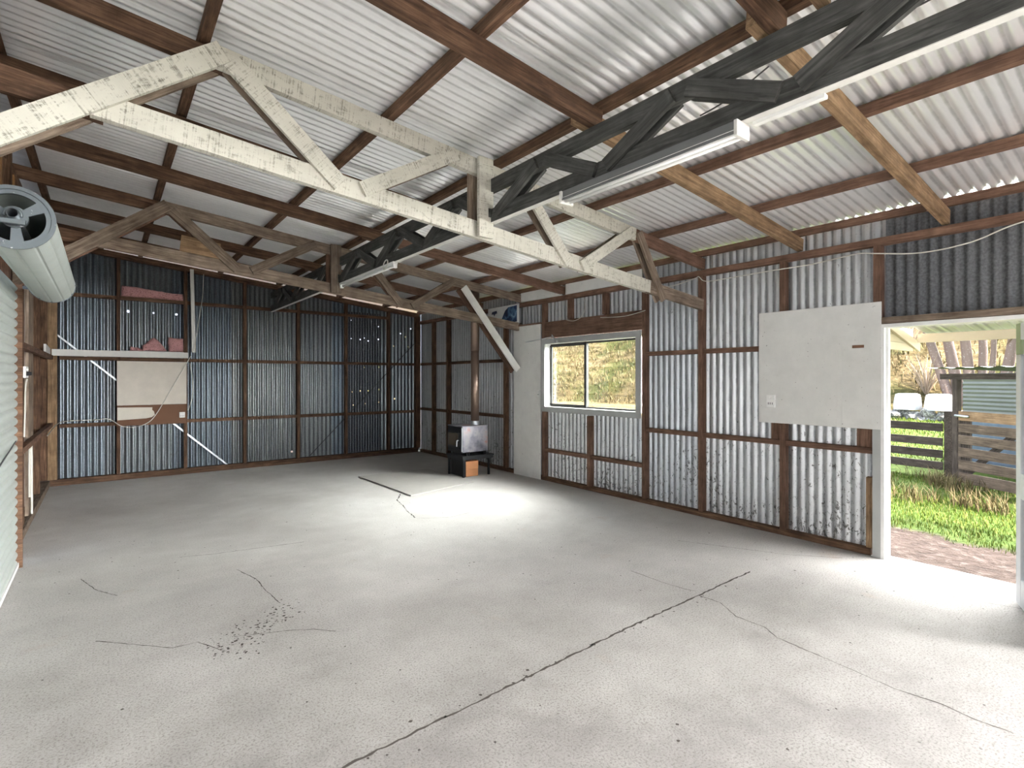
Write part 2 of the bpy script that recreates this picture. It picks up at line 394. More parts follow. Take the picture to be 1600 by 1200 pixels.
ribbon(bm, [(3.25, 2.08), (3.26, 1.92), (3.15, 1.75), (3.15, 1.57), (3.08, 1.46), (3.06, 1.24), (3.05, 1.11), (3.02, 0.86), (3.05, 0.7), (3.03, 0.58), (3.04, 0.42)], 0.006, zc)
ribbon(bm, [(3.25, 2.67), (3.25, 2.38), (3.27, 2.2), (3.32, 2.1)], 0.005, zc)
ribbon(bm, [(3.05, 6.3), (2.85, 5.98), (2.79, 5.7), (2.7, 5.39), (2.67, 5.21), (2.65, 5.09)], 0.012, zc, 0.8)
ribbon(bm, [(2.65, 5.09), (2.95, 4.9), (3.3, 4.95)], 0.004, zc)
ribbon(bm, [(-0.04, 3.83), (0.13, 3.65), (0.3, 3.47), (0.42, 3.46), (0.54, 3.22)], 0.006, zc)
ribbon(bm, [(0.6, 3.4), (0.86, 3.29), (0.99, 3.21), (1.11, 3.08)], 0.005, zc)
ribbon(bm, [(-0.14, 5.09), (-0.05, 4.76), (0.08, 4.52)], 0.006, zc)
ribbon(bm, [(0.82, 4.59), (0.9, 4.28), (0.9, 4.05), (0.93, 3.69)], 0.006, zc)
ribbon(bm, [(0.5, 5.2), (0.72, 5.12), (1.48, 4.98)], 0.006, zc)
ribbon(bm, [(4.2, 2.9), (4.6, 2.1), (4.9, 1.75)], 0.005, zc)
ribbon(bm, [(4.55, 1.3), (4.62, 0.95), (4.75, 0.6)], 0.004, zc)
def chip(cx, cy, r):
    n = random.randint(5, 8); a0 = random.uniform(0, 6)
    vs = [bm.verts.new((cx + r * random.uniform(0.4, 1.2) * math.cos(a0 + 6.283 * k / n), cy + r * random.uniform(0.4, 1.2) * math.sin(a0 + 6.283 * k / n), zc)) for k in range(n)]
    f = bm.faces.new(vs); f.material_index = 1
for _ in range(190):
    k = random.random(); chip(0.50 + 0.42 * k + random.gauss(0, 0.07), 3.25 + 0.35 * k + random.gauss(0, 0.08), random.uniform(0.003, 0.011))
for _ in range(120):
    chip(random.uniform(-0.3, 4.8), random.uniform(0.8, 6.5), random.uniform(0.003, 0.010))
for _ in range(26): chip(random.uniform(1.0, 3.6), 2.05 + random.gauss(0, 0.02), random.uniform(0.005, 0.014))
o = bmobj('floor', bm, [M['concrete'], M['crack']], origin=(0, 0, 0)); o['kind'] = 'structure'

# ------------------------------------------------------------------ corrugated sheeting
def corr_bm(bm, axis, base, rects, pitch=0.076, amp=0.0085, seg=8, holes=(), flip=1):
    """Vertical sheet. axis 'x': runs along x at y=base; 'y': runs along y at x=base."""
    st = pitch / seg
    for (u0, u1, z0, zt) in rects:
        n = max(1, int(round((u1 - u0) / st)))
        us = [u0 + (u1 - u0) * i / n for i in range(n + 1)]
        hs = [h for h in holes if u0 < h[0] < u1]
        ks = sorted({0.0, 1.0} | {round(z, 4) for h in hs for z in (h[1] - h[2], h[1] + h[2])}) if hs else [0, 1]
        cols = []
        for u in us:
            d = base + flip * amp * math.cos(2 * math.pi * u / pitch); top = zt(u) if callable(zt) else zt
            zs = [z0 if k == 0 else (top if k == 1 and i == len(ks) - 1 else k) for i, k in enumerate(ks)] if hs else [z0, top]
            if hs:
                inner = [k for k in ks if k not in (0.0, 1.0)]; zs = [z0] + sorted(inner) + [top]
            cols.append([bm.verts.new((u, d, z) if axis == 'x' else (d, u, z)) for z in zs])
        for i in range(n):
            um = (us[i] + us[i + 1]) / 2
            for j in range(len(cols[i]) - 1):
                zm = (cols[i][j].co.z + cols[i][j + 1].co.z) / 2
                if any(abs(um - h[0]) < h[2] and abs(zm - h[1]) < h[2] for h in hs): continue
                bm.faces.new((cols[i][j], cols[i + 1][j], cols[i + 1][j + 1], cols[i][j + 1]))
holes = [(0.28, 2.52, 0.016), (0.60, 2.52, 0.010), (0.90, 2.52, 0.013), (4.98, 2.53, 0.009), (4.75, 2.42, 0.009), (4.86, 2.36, 0.008), (4.60, 2.16, 0.009), (4.92, 2.16, 0.009), (4.62, 1.10, 0.012), (2.64, 0.20, 0.016)]
ph = [(3.72, 2.62, 0.008), (3.72, 2.27, 0.009), (3.90, 2.26, 0.009), (3.98, 2.29, 0.008), (4.06, 2.24, 0.009), (4.27, 2.28, 0.011), (4.27, 2.53, 0.008), (3.98, 1.72, 0.008), (4.28, 1.73, 0.008),
      (3.74, 1.25, 0.008), (3.90, 1.27, 0.009), (4.06, 1.27, 0.009), (4.28, 1.29, 0.010), (3.76, 1.00, 0.007), (4.0, 1.02, 0.008), (4.28, 1.04, 0.007)]
holes += [(a, b, c * 1.6) for a, b, c in ph]      # nail holes that go through both layers of iron
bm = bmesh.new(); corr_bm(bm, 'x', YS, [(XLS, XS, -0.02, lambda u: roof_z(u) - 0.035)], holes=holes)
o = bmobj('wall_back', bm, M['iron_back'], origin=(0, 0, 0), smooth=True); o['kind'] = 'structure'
top = 2.855
bm = bmesh.new()
corr_bm(bm, 'y', XS, [(YF, -3.8, 0.02, top), (-3.8, -1.0, 2.58, top), (1.56, 4.08, 0.03, top),
                      (4.08, 5.83, 0.03, 1.05), (4.08, 5.83, 2.05, top), (5.83, YS, 0.02, top)])
o = bmobj('wall_right', bm, M['iron_right'], origin=(0, 0, 0), smooth=True); o['kind'] = 'structure'
bm = bmesh.new(); corr_bm(bm, 'y', XS, [(-1.0, 0.62, 0.02, top), (0.62, 1.56, 1.98, top)])
o = bmobj('iron_sheet', bm, iron('dark_weathered_iron', (0.10, 0.105, 0.115), (0.12, 0.125, 0.13), 0.35, 0.6, 1, 0.03, 0.0), smooth=True); tag(o, 'dark weathered iron sheet above the open doorway', 'metal sheet')
bm = bmesh.new(); tl = roof_z(XLS) - 0.03
corr_bm(bm, 'y', XLS, [(YF, 3.30, 0.02, tl), (3.30, 5.78, 2.42, tl), (5.78, YS, 0.02, tl)])
o = bmobj('wall_left', bm, M['iron_left'], origin=(0, 0, 0), smooth=True); o['kind'] = 'structure'
bm = bmesh.new(); ft = lambda u: roof_z(u) - 0.03
corr_bm(bm, 'x', YF, [(XLS, 0.6, 0.02, ft), (0.6, 5.0, 2.62, ft), (5.0, XS, 0.02, ft)])  # unseen front opening added so the sunlit floor bounces light up
o = bmobj('wall_front', bm, M['iron_left'], origin=(0, 0, 0), smooth=True); o['kind'] = 'structure'
# roof: sheets with a small side lap, corrugations running down the slope
bm = bmesh.new(); y = YF - 0.15; pitch = 0.076; k = 0
while y < 9.98:
    n = 10 * 8 + 4; lap = 0.004 * (k % 2); cols = []
    for i in range(n + 1):
        yy = y + pitch * i / 8; dz = 0.009 + 0.0085 * math.cos(2 * math.pi * yy / pitch) + lap
        if yy > 10.0: break
        cols.append([bm.verts.new((xx, yy, roof_z(xx) + dz)) for xx in (-0.95, 2.2, 5.45)])
    for a, b in zip(cols, cols[1:]):
        for j in range(2): bm.faces.new((a[j], b[j], b[j + 1], a[j + 1]))
    y += pitch * 10; k += 1
o = bmobj('ceiling', bm, M['iron_roof'], origin=(0, 0, 0), smooth=True); o['kind'] = 'structure'

# ------------------------------------------------------------------ roof timbers: purlins, rafters
nth = ['first', 'second', 'third', 'fourth', 'fifth', 'sixth', 'seventh', 'eighth', 'ninth', 'tenth']
PUR = [(-0.50, 'brown', 'nearest the left wall'), (0.43, 'brown', 'second from the left wall, over the brace tops'),
       (1.50, 'brown', 'third from the left wall'), (2.40, 'brown', 'directly above the grey girder'),
       (3.46, 'brown_r', 'first to the right of the grey girder'), (4.38, 'brown_r', 'second to the right of the grey girder'),
       (5.14, 'brown_r', 'along the eave above the right wall plate')]
for x, m, w in PUR:
    z = roof_z(x) - 0.036
    o = beam('purlin', (x, YF + 0.02, z), (x, 9.80, z), 0.052, 0.062, M[m])
    tag(o, 'brown timber purlin under the roof, ' + w, 'roof beam', 'purlins under the roof iron')
RAF = [(-1.0, None), (0.03, None), (1.10, 'nearest the open doorway'), (2.18, 'just in front of the pale near truss'),
       (4.30, 'first behind the pale near truss'), (5.40, 'last before the brown far truss'), (7.45, 'first behind the brown far truss'), (8.52, 'last before the back wall')]
for y, w in RAF:
    if w is None: w = 'above and behind the camera' if y < -0.5 else 'just overhead of the camera'
    def rp(x, dy=0): return (x, y + dy, raft_z(x) + 0.058)
    o = beam('rafter', rp(XLS + 0.04), rp(2.36), 0.048, 0.112, M['brown'])
    tag(o, 'brown rafter left of the grey girder, ' + w, 'roof beam', 'rafters left of the lattice girder')
    o = beam('rafter', rp(2.20, 0.052), rp(5.17, 0.052), 0.048, 0.112, M['tan' if y < 3 else 'brown_r'])
    tag(o, 'brown rafter right of the grey girder, ' + w, 'roof beam', 'rafters right of the lattice girder')
o = beam('rafter', (1.3, 0.90, raft_z(1.3) + 0.05), (2.30, 0.90, raft_z(2.3) + 0.05), 0.048, 0.112, M['tan'])
tag(o, 'short light brown doubled rafter end bolted beside a block on the girder top', 'roof beam')
o = box('packing_block', (1.95, 2.10, 0.926, 1.074, raft_z(2.05) + 0.01, raft_z(2.05) + 0.10), M['brown_r'])
tag(o, 'reddish timber block wedged between two rafter ends above the girder', 'block')

# ------------------------------------------------------------------ roof trusses
def bc_z(x): return 2.25 + 0.10 * (XR - x)      # underside of a bottom chord
def make_truss(y, m_ch, m_web, m_tail, label, near):
    t = empty('roof_truss', (2.25, y, bc_z(2.25)), label, 'roof truss')
    ch = lambda n, x0, x1, zf, d, m, dy=0: beam(n, (x0, y + dy, zf(x0) + d / 2), (x1, y + dy, zf(x1) + d / 2), 0.045, d, m, t)
    tz = lambda x: raft_z(x) - 0.0
    ch('top_chord', 0.47, 4.00 if near else 5.17, tz, 0.115, m_ch)
    if near: ch('top_chord', 3.96, 5.17, tz, 0.112, M['brown_r'], 0.003)
    ch('top_chord', XLS + 0.04, 0.55, tz, 0.112, M['brown'], 0.047)
    ch('bottom_chord', -0.05, 5.16 if not near else 4.22, bc_z, 0.122, m_ch)
    ch('bottom_chord', XLS + 0.04, 0.0, bc_z, 0.118, M['brown'], 0.047)
    if near: ch('bottom_chord', 4.16, 5.14, bc_z, 0.118, m_tail, 0.002)
    def web(A, B, w=0.092, m=m_web, th=0.024):
        for s, mm in ((-0.0355, m), (0.0355, m_tail)):
            beam('web', (A[0], y + s, A[1]), (B[0], y + s, B[1]), th, w, mm, t)
    web((0.545, 3.235), (1.150, 2.700), 0.104)
    web((1.290, 2.700), (1.985, 3.110), 0.094)
    web((2.735, 2.895), (3.105, 2.475), 0.092)
    web((3.255, 2.475), (3.925, 2.890), 0.092)
    if near: web((4.025, 2.90), (4.410, 2.285), 0.080, m=m_tail)
    # long brace from the left wall post up to the top chord
    for s, mm in ((-0.0365, m_ch), (0.072, m_tail)):
        beam('brace', (XLS + 0.06, y + s, 2.365), (0.51, y + s, 3.272), 0.027, 0.112, mm, t)
    beam('king_post', (2.222, y - 0.062, 2.545), (2.222, y - 0.062, 3.13), 0.030, 0.125, m_web, t, up=(1, 0, 0))
    beam('king_post', (2.180, y + 0.037, 2.56), (2.180, y + 0.037, 3.10), 0.028, 0.090, m_tail, t, up=(1, 0, 0))
    return t
T1 = make_truss(3.245, M['cream_wood'], M['cream_wood'], M['grey_wood'], 'near roof truss of pale whitewashed timber spanning the shed', True)
T2 = make_truss(6.415, M['grey_wood'], M['grey_wood'], M['brown_r'], 'far roof truss of bare brown timber in front of the back wall', False)
o = beam('knee_brace', (4.065, 6.362, 2.815), (5.055, 6.362, 1.64), 0.026, 0.105, M['white_wood'], T2); o['label'] = 'white painted knee brace down to the wall'
beam('knee_brace', (4.045, 6.47, 2.80), (5.04, 6.47, 1.62), 0.026, 0.095, M['brown_r'], T2)
o = beam('scab_board', (0.62, 6.382, bc_z(0.62) + 0.205), (0.98, 6.382, bc_z(0.98) + 0.205), 0.022, 0.165, M['tan'], T2)

# ------------------------------------------------------------------ grey lattice girder running to the back wall
GX = 2.285
gd = empty('lattice_girder', (GX, 3.2, 2.66), 'long grey lattice girder of zigzag timbers running to the back wall', 'roof truss')
beam('lower_chord', (GX, YF + 0.05, 2.71), (GX, 9.70, 2.71), 0.044, 0.098, M['girder'], gd)
o = beam('lit_underside', (GX, YF + 0.05, 2.6585), (GX, 9.70, 2.6585), 0.044, 0.004, M['white_wood'], gd, bevel=0); o['label'] = 'white painted underside with floor light in its tone'  # thin added strip: whitish paint plus floor light painted onto the underside
beam('upper_chord', (GX, YF + 0.05, 2.935), (GX, 9.70, 2.935), 0.044, 0.095, M['girder'], gd)
yb = 3.12 - 1.05 * 5; 
while yb < 9.6:
    for (ya, yt) in ((yb + 0.04, yb + 0.48), (yb + 1.01, yb + 0.57)):
        for s in (-0.034, 0.034):
            if yt < 9.6 and ya < 9.66 and ya > YF + 0.05:
                beam('web', (GX + s, ya, 2.712), (GX + s, yt, 2.925), 0.022, 0.082, M['girder'], gd, up=(0, 1, 0))
    yb += 1.05

# ------------------------------------------------------------------ strip lights under the girder
fl = empty('strip_light', (2.27, 1.80, 2.575), 'long white twin-tube strip light under the girder nearest the doorway', 'light fitting')
bm = bmesh.new()
prof = [(-0.042, 2.656), (-0.042, 2.618), (-0.050, 2.600), (-0.046, 2.597), (-0.022, 2.622), (0.022, 2.622), (0.046, 2.597), (0.050, 2.600), (0.042, 2.618), (0.042, 2.656)]
ra = [bm.verts.new((2.27 + a, 1.24, z)) for a, z in prof]; rb = [bm.verts.new((2.27 + a, 2.36, z)) for a, z in prof]
for k in range(len(prof)): bm.faces.new((ra[k], ra[(k + 1) % len(prof)], rb[(k + 1) % len(prof)], rb[k]))
bm.faces.new(ra); bm.faces.new(rb[::-1]); bmobj('housing', bm, plain('shaded_enamel', (0.13, 0.135, 0.135), 0.5), fl)  # dark housing colour carries the shadow on its sides
box('reflector', (2.226, 2.314, 1.245, 2.355, 2.612, 2.6165), M['white'], fl, 0)
for s in (-0.022, 0.022): tube('tube', [(2.27 + s, 1.245, 2.600), (2.27 + s, 2.355, 2.600)], 0.012, M['plastic'], fl, 12)
for yy in (1.225, 2.362): box('end_cap', (2.216, 2.324, yy, yy + 0.018, 2.584, 2.656), M['white_wood'], fl)
o = box('cable_conduit', (2.300, 2.330, 0.90, 1.20, 2.640, 2.658), M['white']); tag(o, 'thin white conduit under the girder beside the strip light end', 'conduit')
fl2 = empty('batten_light', (2.27, 5.6, 2.62), 'slim white batten light under the girder close to the brown far truss', 'light fitting')
box('housing', (2.245, 2.295, 4.80, 6.30, 2.636, 2.660), M['white'], fl2)
tube('tube', [(2.27, 4.86, 2.617), (2.27, 6.24, 2.617)], 0.013, M['plastic'], fl2, 10)
for yy in (4.80, 6.27): box('end_cap', (2.25, 2.29, yy, yy + 0.03, 2.598, 2.636), M['plastic'], fl2)
ring = [(2.245 + 0.01 * math.sin(a), 4.98 + 0.05 * math.cos(a), 2.655 + 0.05 * math.sin(a)) for a in [2 * math.pi * k / 16 for k in range(17)]]
o = tube('cable_loop', ring, 0.006, M['cable_w']); tag(o, 'small loop of white cable hanging at the slim batten light', 'cable')

# ------------------------------------------------------------------ back wall framing
BX = [0.165, 1.015, 1.868, 2.735, 3.602, 4.462]
bay_names = [f'{nth[i]} stud from the left' for i in range(6)]
def rz(x): return roof_z(x) - 0.075
for i, x in enumerate(BX):
    m = 'brown' if i not in (0, 1) else 'brown'
    o = beam('wall_stud', (x, YB + 0.043, 0.085), (x, YB + 0.043, rz(x) - 0.05), 0.046, 0.086, M[m], up=(0, 1, 0))
    tag(o, f'brown upright stud of the back wall, {nth[i]} from the left corner', 'wall stud', 'back wall studs')
o = beam('wall_stud', (-0.575, YB + 0.043, 0.085), (-0.575, YB + 0.043, 3.40), 0.10, 0.086, M['tan'], up=(0, 1, 0))
tag(o, 'wide pale brown corner stud at the left end of the back wall', 'wall stud', 'back wall studs')
o = beam('wall_stud', (-0.670, YB + 0.043, 0.085), (-0.670, YB + 0.043, 3.40), 0.08, 0.086, M['brown'], up=(0, 1, 0))  # added post that darkens the corner gap, not a known stud
tag(o, 'dark filler post added to darken the gap in the left corner', 'wall stud', 'back wall studs')
o = beam('wall_stud', (5.10, YB + 0.043, 0.085), (5.10, YB + 0.043, 2.78), 0.10, 0.086, M['brown'], up=(0, 1, 0))
tag(o, 'dark corner stud in the far right corner beyond the stove', 'wall stud', 'back wall studs')
edges = [-0.525] + BX + [5.05]
rows = [(0.835, 'lowest row'), (1.795, 'middle row'), (2.705, 'top row')]
for j, (z, rn) in enumerate(rows):
    for i in range(7):
        if j == 2 and i == 6: continue
        a, b = edges[i] + 0.023, edges[i + 1] - 0.023
        o = beam('wall_girt', (a, YB + 0.045, z), (b, YB + 0.045, z), 0.070, 0.050, M['brown'])
        tag(o, f'brown cross rail in the {nth[i]} back wall bay from the left, {rn}', 'wall rail', 'back wall cross rails')
o = beam('bottom_plate', (-0.60, YB + 0.03, 0.043), (5.10, YB + 0.03, 0.043), 0.10, 0.085, M['brown']); tag(o, 'brown bottom plate on the floor along the back wall', 'wall plate')
o = beam('top_plate', (-0.60, YB + 0.045, rz(-0.60) - 0.02), (5.12, YB + 0.045, rz(5.12) - 0.02), 0.08, 0.085, M['brown']); tag(o, 'sloping dark brown top plate of the back wall under the roof', 'wall plate')
bm = bmesh.new()
corr_bm(bm, 'x', YS - 0.022, [(3.635, 4.31, 0.09, 2.78)], pitch=0.052, amp=0.005, holes=ph)
o = bmobj('iron_patch_sheet', bm, M['iron_patch'], smooth=True); tag(o, 'dark fine-ribbed iron sheet full of nail holes in the sixth bay of the back wall', 'metal sheet')
for A, B, lb, m in (((-0.60, 2.19), (1.66, 0.03), 'pale galvanised diagonal strap brace across the left of the back wall', 'steel'), ((5.06, 2.24), (2.93, 0.09), 'thin dark diagonal rod brace across the right of the back wall', 'dark')):
    o = beam('brace_strap', (A[0], YB + 0.062, A[1]), (B[0], YB + 0.062, B[1]), 0.006, 0.022 if m == 'steel' else 0.016, M[m]); tag(o, lb, 'brace')

# things on the back wall
o = box('cream_panel', (0.145, 1.025, YB - 0.012, YB - 0.002, 1.105, 1.765), M['cream_board']); tag(o, 'cream square panel nailed over the second bay of the back wall', 'panel')
o = box('brown_board', (0.145, 1.025, YB - 0.010, YB - 0.001, 0.80, 1.103), M['hardboard']); tag(o, 'brown hardboard strip directly below the cream square panel', 'panel')
bm = bmesh.new(); pts = [(0.15, 0.885), (0.50, 0.900), (0.57, 0.915), (0.61, 0.95), (0.60, 1.0), (0.575, 1.03), (0.58, 1.065), (0.40, 1.07), (0.15, 1.075)]
f1 = [bm.verts.new((a, YB - 0.0105, z)) for a, z in pts]; f2 = [bm.verts.new((a, YB - 0.014, z)) for a, z in pts]
for k in range(len(pts)): bm.faces.new((f1[k], f1[(k + 1) % len(pts)], f2[(k + 1) % len(pts)], f2[k]))
bm.faces.new(f1); bm.faces.new(f2[::-1]); o = bmobj('torn_paper', bm, M['paper']); tag(o, 'torn white lining scrap stuck on the brown board under the cream panel', 'paper')
def socket(name, p, n, w, h, label, rock=1):
    """Wall switch plate at p facing direction n (axis letter with sign)."""
    e = empty(name, p, label, 'electrical outlet'); d = 0.022
    def bb(u0, u1, z0, z1, d0, d1, nm, mt):
        if n == '-y': b = (p[0] + u0, p[0] + u1, p[1] - d1, p[1] - d0, p[2] + z0, p[2] + z1)
        elif n == '-x': b = (p[0] - d1, p[0] - d0, p[1] + u0, p[1] + u1, p[2] + z0, p[2] + z1)
        else: b = (p[0] + d0, p[0] + d1, p[1] + u0, p[1] + u1, p[2] + z0, p[2] + z1)
        box(nm, b, M[mt], e, 0.001)
    bb(-w / 2, w / 2, -h / 2, h / 2, 0, d, 'face_plate', 'plastic')
    bb(-w / 4, -w / 10, h * 0.15, h * 0.35, d, d + 0.006, 'rocker_switch', 'white')
    bb(w / 10, w / 4, h * 0.15, h * 0.35, d, d + 0.006, 'rocker_switch', 'white')
    for s in (-0.25, 0.02, 0.25): bb(w * s - 0.002, w * s + 0.004, -h * 0.28, -h * 0.10, d, d + 0.001, 'pin_slot', 'cable_d')
    return e
socket('wall_socket', (0.965, YB - 0.011, 0.935), '-y', 0.075, 0.085, 'small white socket at the right end of the brown hardboard strip')
o = box('shelf_board', (-0.58, 1.045, YB - 0.028, YB - 0.004, 1.825, 1.915), M['white_wood']); tag(o, 'long white board edge fixed along the back wall above the cream panel', 'board')
o = beam('shelf_board', (XL + 0.018, 8.95, 1.90), (XL + 0.018, 9.66, 1.875), 0.022, 0.095, M['white_wood']); tag(o, 'short white board returning along the left wall at the corner', 'board')
o = box('shelf_plank', (0.19, 0.99, YB + 0.005, YB + 0.078, 1.905, 1.922), M['white_wood']); tag(o, 'narrow shelf plank behind the white board edge carrying pink scraps', 'shelf')
o = beam('white_batten', (1.125, YB - 0.016, 1.92), (1.095, YB - 0.016, 3.24), 0.052, 0.022, M['white_wood'], up=(0, 1, 0)); tag(o, 'upright white batten beside the second back wall stud above the white board', 'board')
def batt(name, pts, y0, y1, label):
    bm = bmesh.new(); n = len(pts)
    cx = sum(p[0] for p in pts) / n; cz = sum(p[1] for p in pts) / n
    fine = []
    for i in range(n):
        a, b = pts[i], pts[(i + 1) % n]; m = max(2, int(math.dist(a, b) / 0.04))
        for k in range(m): fine.append((a[0] + (b[0] - a[0]) * k / m + random.uniform(-.006, .006), a[1] + (b[1] - a[1]) * k / m + random.uniform(-.005, .005)))
    rings = []
    for sc, yy in ((0.90, y0), (1.0, y0 + 0.016), (1.0, y1)):
        rings.append([bm.verts.new((cx + (px - cx) * sc, yy + random.uniform(-.006, .006), cz + (pz - cz) * sc)) for px, pz in fine])
    inner = [bm.verts.new((cx + (px - cx) * 0.5, y0 - 0.004 + random.uniform(-.014, .010), cz + (pz - cz) * 0.5)) for px, pz in fine]
    rings.insert(0, inner); N = len(fine)
    for a, b in zip(rings, rings[1:]):
        for k in range(N): bm.faces.new((a[k], a[(k + 1) % N], b[(k + 1) % N], b[k]))
    bm.faces.new(rings[0]); bm.faces.new(rings[-1][::-1])
    o = bmobj(name, bm, M['pink'], smooth=True); tag(o, label, 'insulation', 'pink insulation scraps'); return o
batt('insulation_batt', [(0.195, 2.735), (0.98, 2.733), (0.985, 2.835), (0.78, 2.84), (0.40, 2.88), (0.205, 2.895)], YB + 0.012, YB + 0.072, 'long pink insulation batt lying on the top cross rail of the back wall')
batt('insulation_batt', [(0.30, 1.926), (0.47, 1.926), (0.44, 1.965), (0.36, 1.975), (0.31, 1.99)], YB + 0.014, YB + 0.072, 'smallest pink insulation scrap at the left end of the white shelf')
batt('insulation_batt', [(0.455, 1.928), (0.77, 1.928), (0.70, 2.03), (0.635, 2.12), (0.58, 2.125), (0.46, 2.0)], YB + 0.006, YB + 0.066, 'pointed pink insulation piece in the middle of the white shelf')
batt('insulation_batt', [(0.79, 1.928), (0.985, 1.928), (0.985, 2.135), (0.785, 2.145)], YB + 0.012, YB + 0.070, 'square pink insulation piece at the right end of the white shelf')

# ------------------------------------------------------------------ right wall framing
RY = [(9.165, 'in the far corner behind the stove'), (8.605, 'second from the far corner'), (7.72, 'directly behind the stove flue'), (6.80, 'between the stove and the tall white board'),
      (5.845, 'at the left side of the window'), (4.015, 'at the right side of the window'), (3.255, 'first to the right of the window stud'), (2.38, 'behind the left part of the large white board')]
for y, w in RY:
    o = beam('wall_stud', (XR + 0.040, y, 0.06), (XR + 0.040, y, 2.62), 0.050, 0.080, M['brown' if y > 6.5 else 'brown_r'], up=(1, 0, 0))
    tag(o, 'upright brown stud of the right wall, ' + w, 'wall stud', 'right wall studs')
o = beam('wall_stud', (XR + 0.040, 1.60, 1.985), (XR + 0.040, 1.60, 2.62), 0.055, 0.080, M['brown_r'], up=(1, 0, 0)); tag(o, 'short brown stud above the left corner of the doorway', 'wall stud', 'right wall studs')
o = beam('wall_stud', (XR + 0.040, 4.925, 0.06), (XR + 0.040, 4.925, 1.0), 0.056, 0.080, M['brown_r'], up=(1, 0, 0)); tag(o, 'short brown stud under the middle of the window', 'wall stud', 'right wall studs')
for y, w in ((5.30, 'left one'), (4.65, 'right one')):
    o = beam('wall_stud', (XR + 0.040, y, 2.34), (XR + 0.040, y, 2.62), 0.056, 0.080, M['brown_r'], up=(1, 0, 0)); tag(o, 'short brown stud above the window lintel, ' + w, 'wall stud', 'right wall studs')
def rgirt(y0, y1, z, lab, m='brown_r'):
    o = beam('wall_girt', (XR + 0.046, y0, z), (XR + 0.046, y1, z), 0.066, 0.050, M[m]); tag(o, lab, 'wall rail', 'right wall cross rails')
for z, rn in ((0.888, 'lower'), (1.80, 'upper')):
    rgirt(9.70, 9.19, z, f'{rn} cross rail in the far corner bay of the right wall', 'brown')
    rgirt(9.14, 8.63, z, f'{rn} cross rail in the second bay of the right wall from the far corner', 'brown')
    rgirt(8.58, 7.745, z, f'{rn} cross rail of the right wall just left of the stove flue', 'brown')
    rgirt(7.695, 6.825, z, f'{rn} cross rail of the right wall just right of the stove flue', 'brown')
    rgirt(3.99, 3.28, z, f'{rn} cross rail in the bay just right of the window')
    rgirt(3.23, 2.405, z, f'{rn} cross rail in the bay left of the large white board')
rgirt(2.355, 1.63, 0.888, 'cross rail below the large white board')
rgirt(5.82, 4.953, 0.45, 'low cross rail under the left half of the window')
rgirt(4.897, 4.04, 0.45, 'low cross rail under the right half of the window')
o = beam('lintel', (XR + 0.030, 5.82, 2.215), (XR + 0.030, 4.04, 2.215), 0.050, 0.235, M['brown_r']); tag(o, 'deep brown lintel board above the window', 'wall rail')
o = beam('top_plate', (XR + 0.030, YF + 0.1, 2.650), (XR + 0.030, 9.70, 2.650), 0.080, 0.060, M['brown_r']); tag(o, 'long brown top plate of the right wall under the rafters', 'wall plate')
o = beam('bottom_plate', (XR + 0.045, 1.65, 0.03), (XR + 0.045, 9.70, 0.03), 0.070, 0.055, M['brown']); tag(o, 'dark bottom plate on the floor along the right wall', 'wall plate')
o = beam('timber_plank', (XR + 0.055, 1.66, 0.06), (XR + 0.055, 1.66, 0.66), 0.06, 0.055, M['tan'], up=(1, 0, 0)); tag(o, 'short pale brown plank standing beside the doorway post', 'plank')
o = beam('timber_plank', (XR + 0.055, 1.70, 0.915), (XR + 0.055, 1.70, 1.07), 0.12, 0.05, M['brown_r'], up=(1, 0, 0)); tag(o, 'short brown plank under the right end of the large white board', 'plank')
o = beam('timber_plank', (XR + 0.062, 2.46, 0.915), (XR + 0.062, 2.46, 1.20), 0.09, 0.04, M['brown_r'], up=(1, 0, 0)); tag(o, 'short brown plank under the left end of the large white board', 'plank')

# boards on the right wall
o = box('white_board', (XR - 0.014, XR - 0.002, 1.565, 2.60, 1.075, 2.145), M['board']); tag(o, 'large white square board fixed on the wall left of the doorway', 'panel')
o = box('timber_strip', (XR - 0.017, XR - 0.0142, 1.86, 1.90, 1.08, 1.80), M['board']); tag(o, 'thin pale vertical cover strip on the large white board', 'strip')
o = box('white_board', (XR - 0.014, XR - 0.002, 5.885, 6.53, 0.005, 2.315), M['board']); tag(o, 'tall narrow white board standing left of the window', 'panel')
o = box('timber_strip', (XR - 0.03, XR + 0.03, 5.88, 6.55, 2.318, 2.338), M['brown_r']); tag(o, 'thin brown cap strip on top of the tall white board', 'strip')
socket('wall_socket', (XR - 0.015, 2.475, 1.285), '-x', 0.075, 0.12, 'white double socket low on the left of the large white board')
socket('wall_socket', (XR - 0.015, 5.91, 1.285), '-x', 0.06, 0.09, 'small white switch on the tall narrow board beside the window')
for y0, y1, lb in ((5.44, 6.37, 'white fascia strip under the roof above the tall board, far piece'), (4.38, 5.42, 'white fascia strip under the roof above the window, longest piece'), (4.04, 4.27, 'short white fascia piece under the roof right above the window corner')):
    if y0 < 5.3 and y1 > 5.3: y1 = 5.37
    o = box('fascia_strip', (XR + 0.002, XR + 0.012, y0, y1, 2.685, 2.835), M['board']); tag(o, lb, 'board', 'white fascia strips')
o = box('tape_scrap', (XR - 0.0155, XR - 0.0142, 1.69, 1.78, 1.765, 1.79), M['hardboard']); tag(o, 'small brown tape mark on the large white board', 'tape')
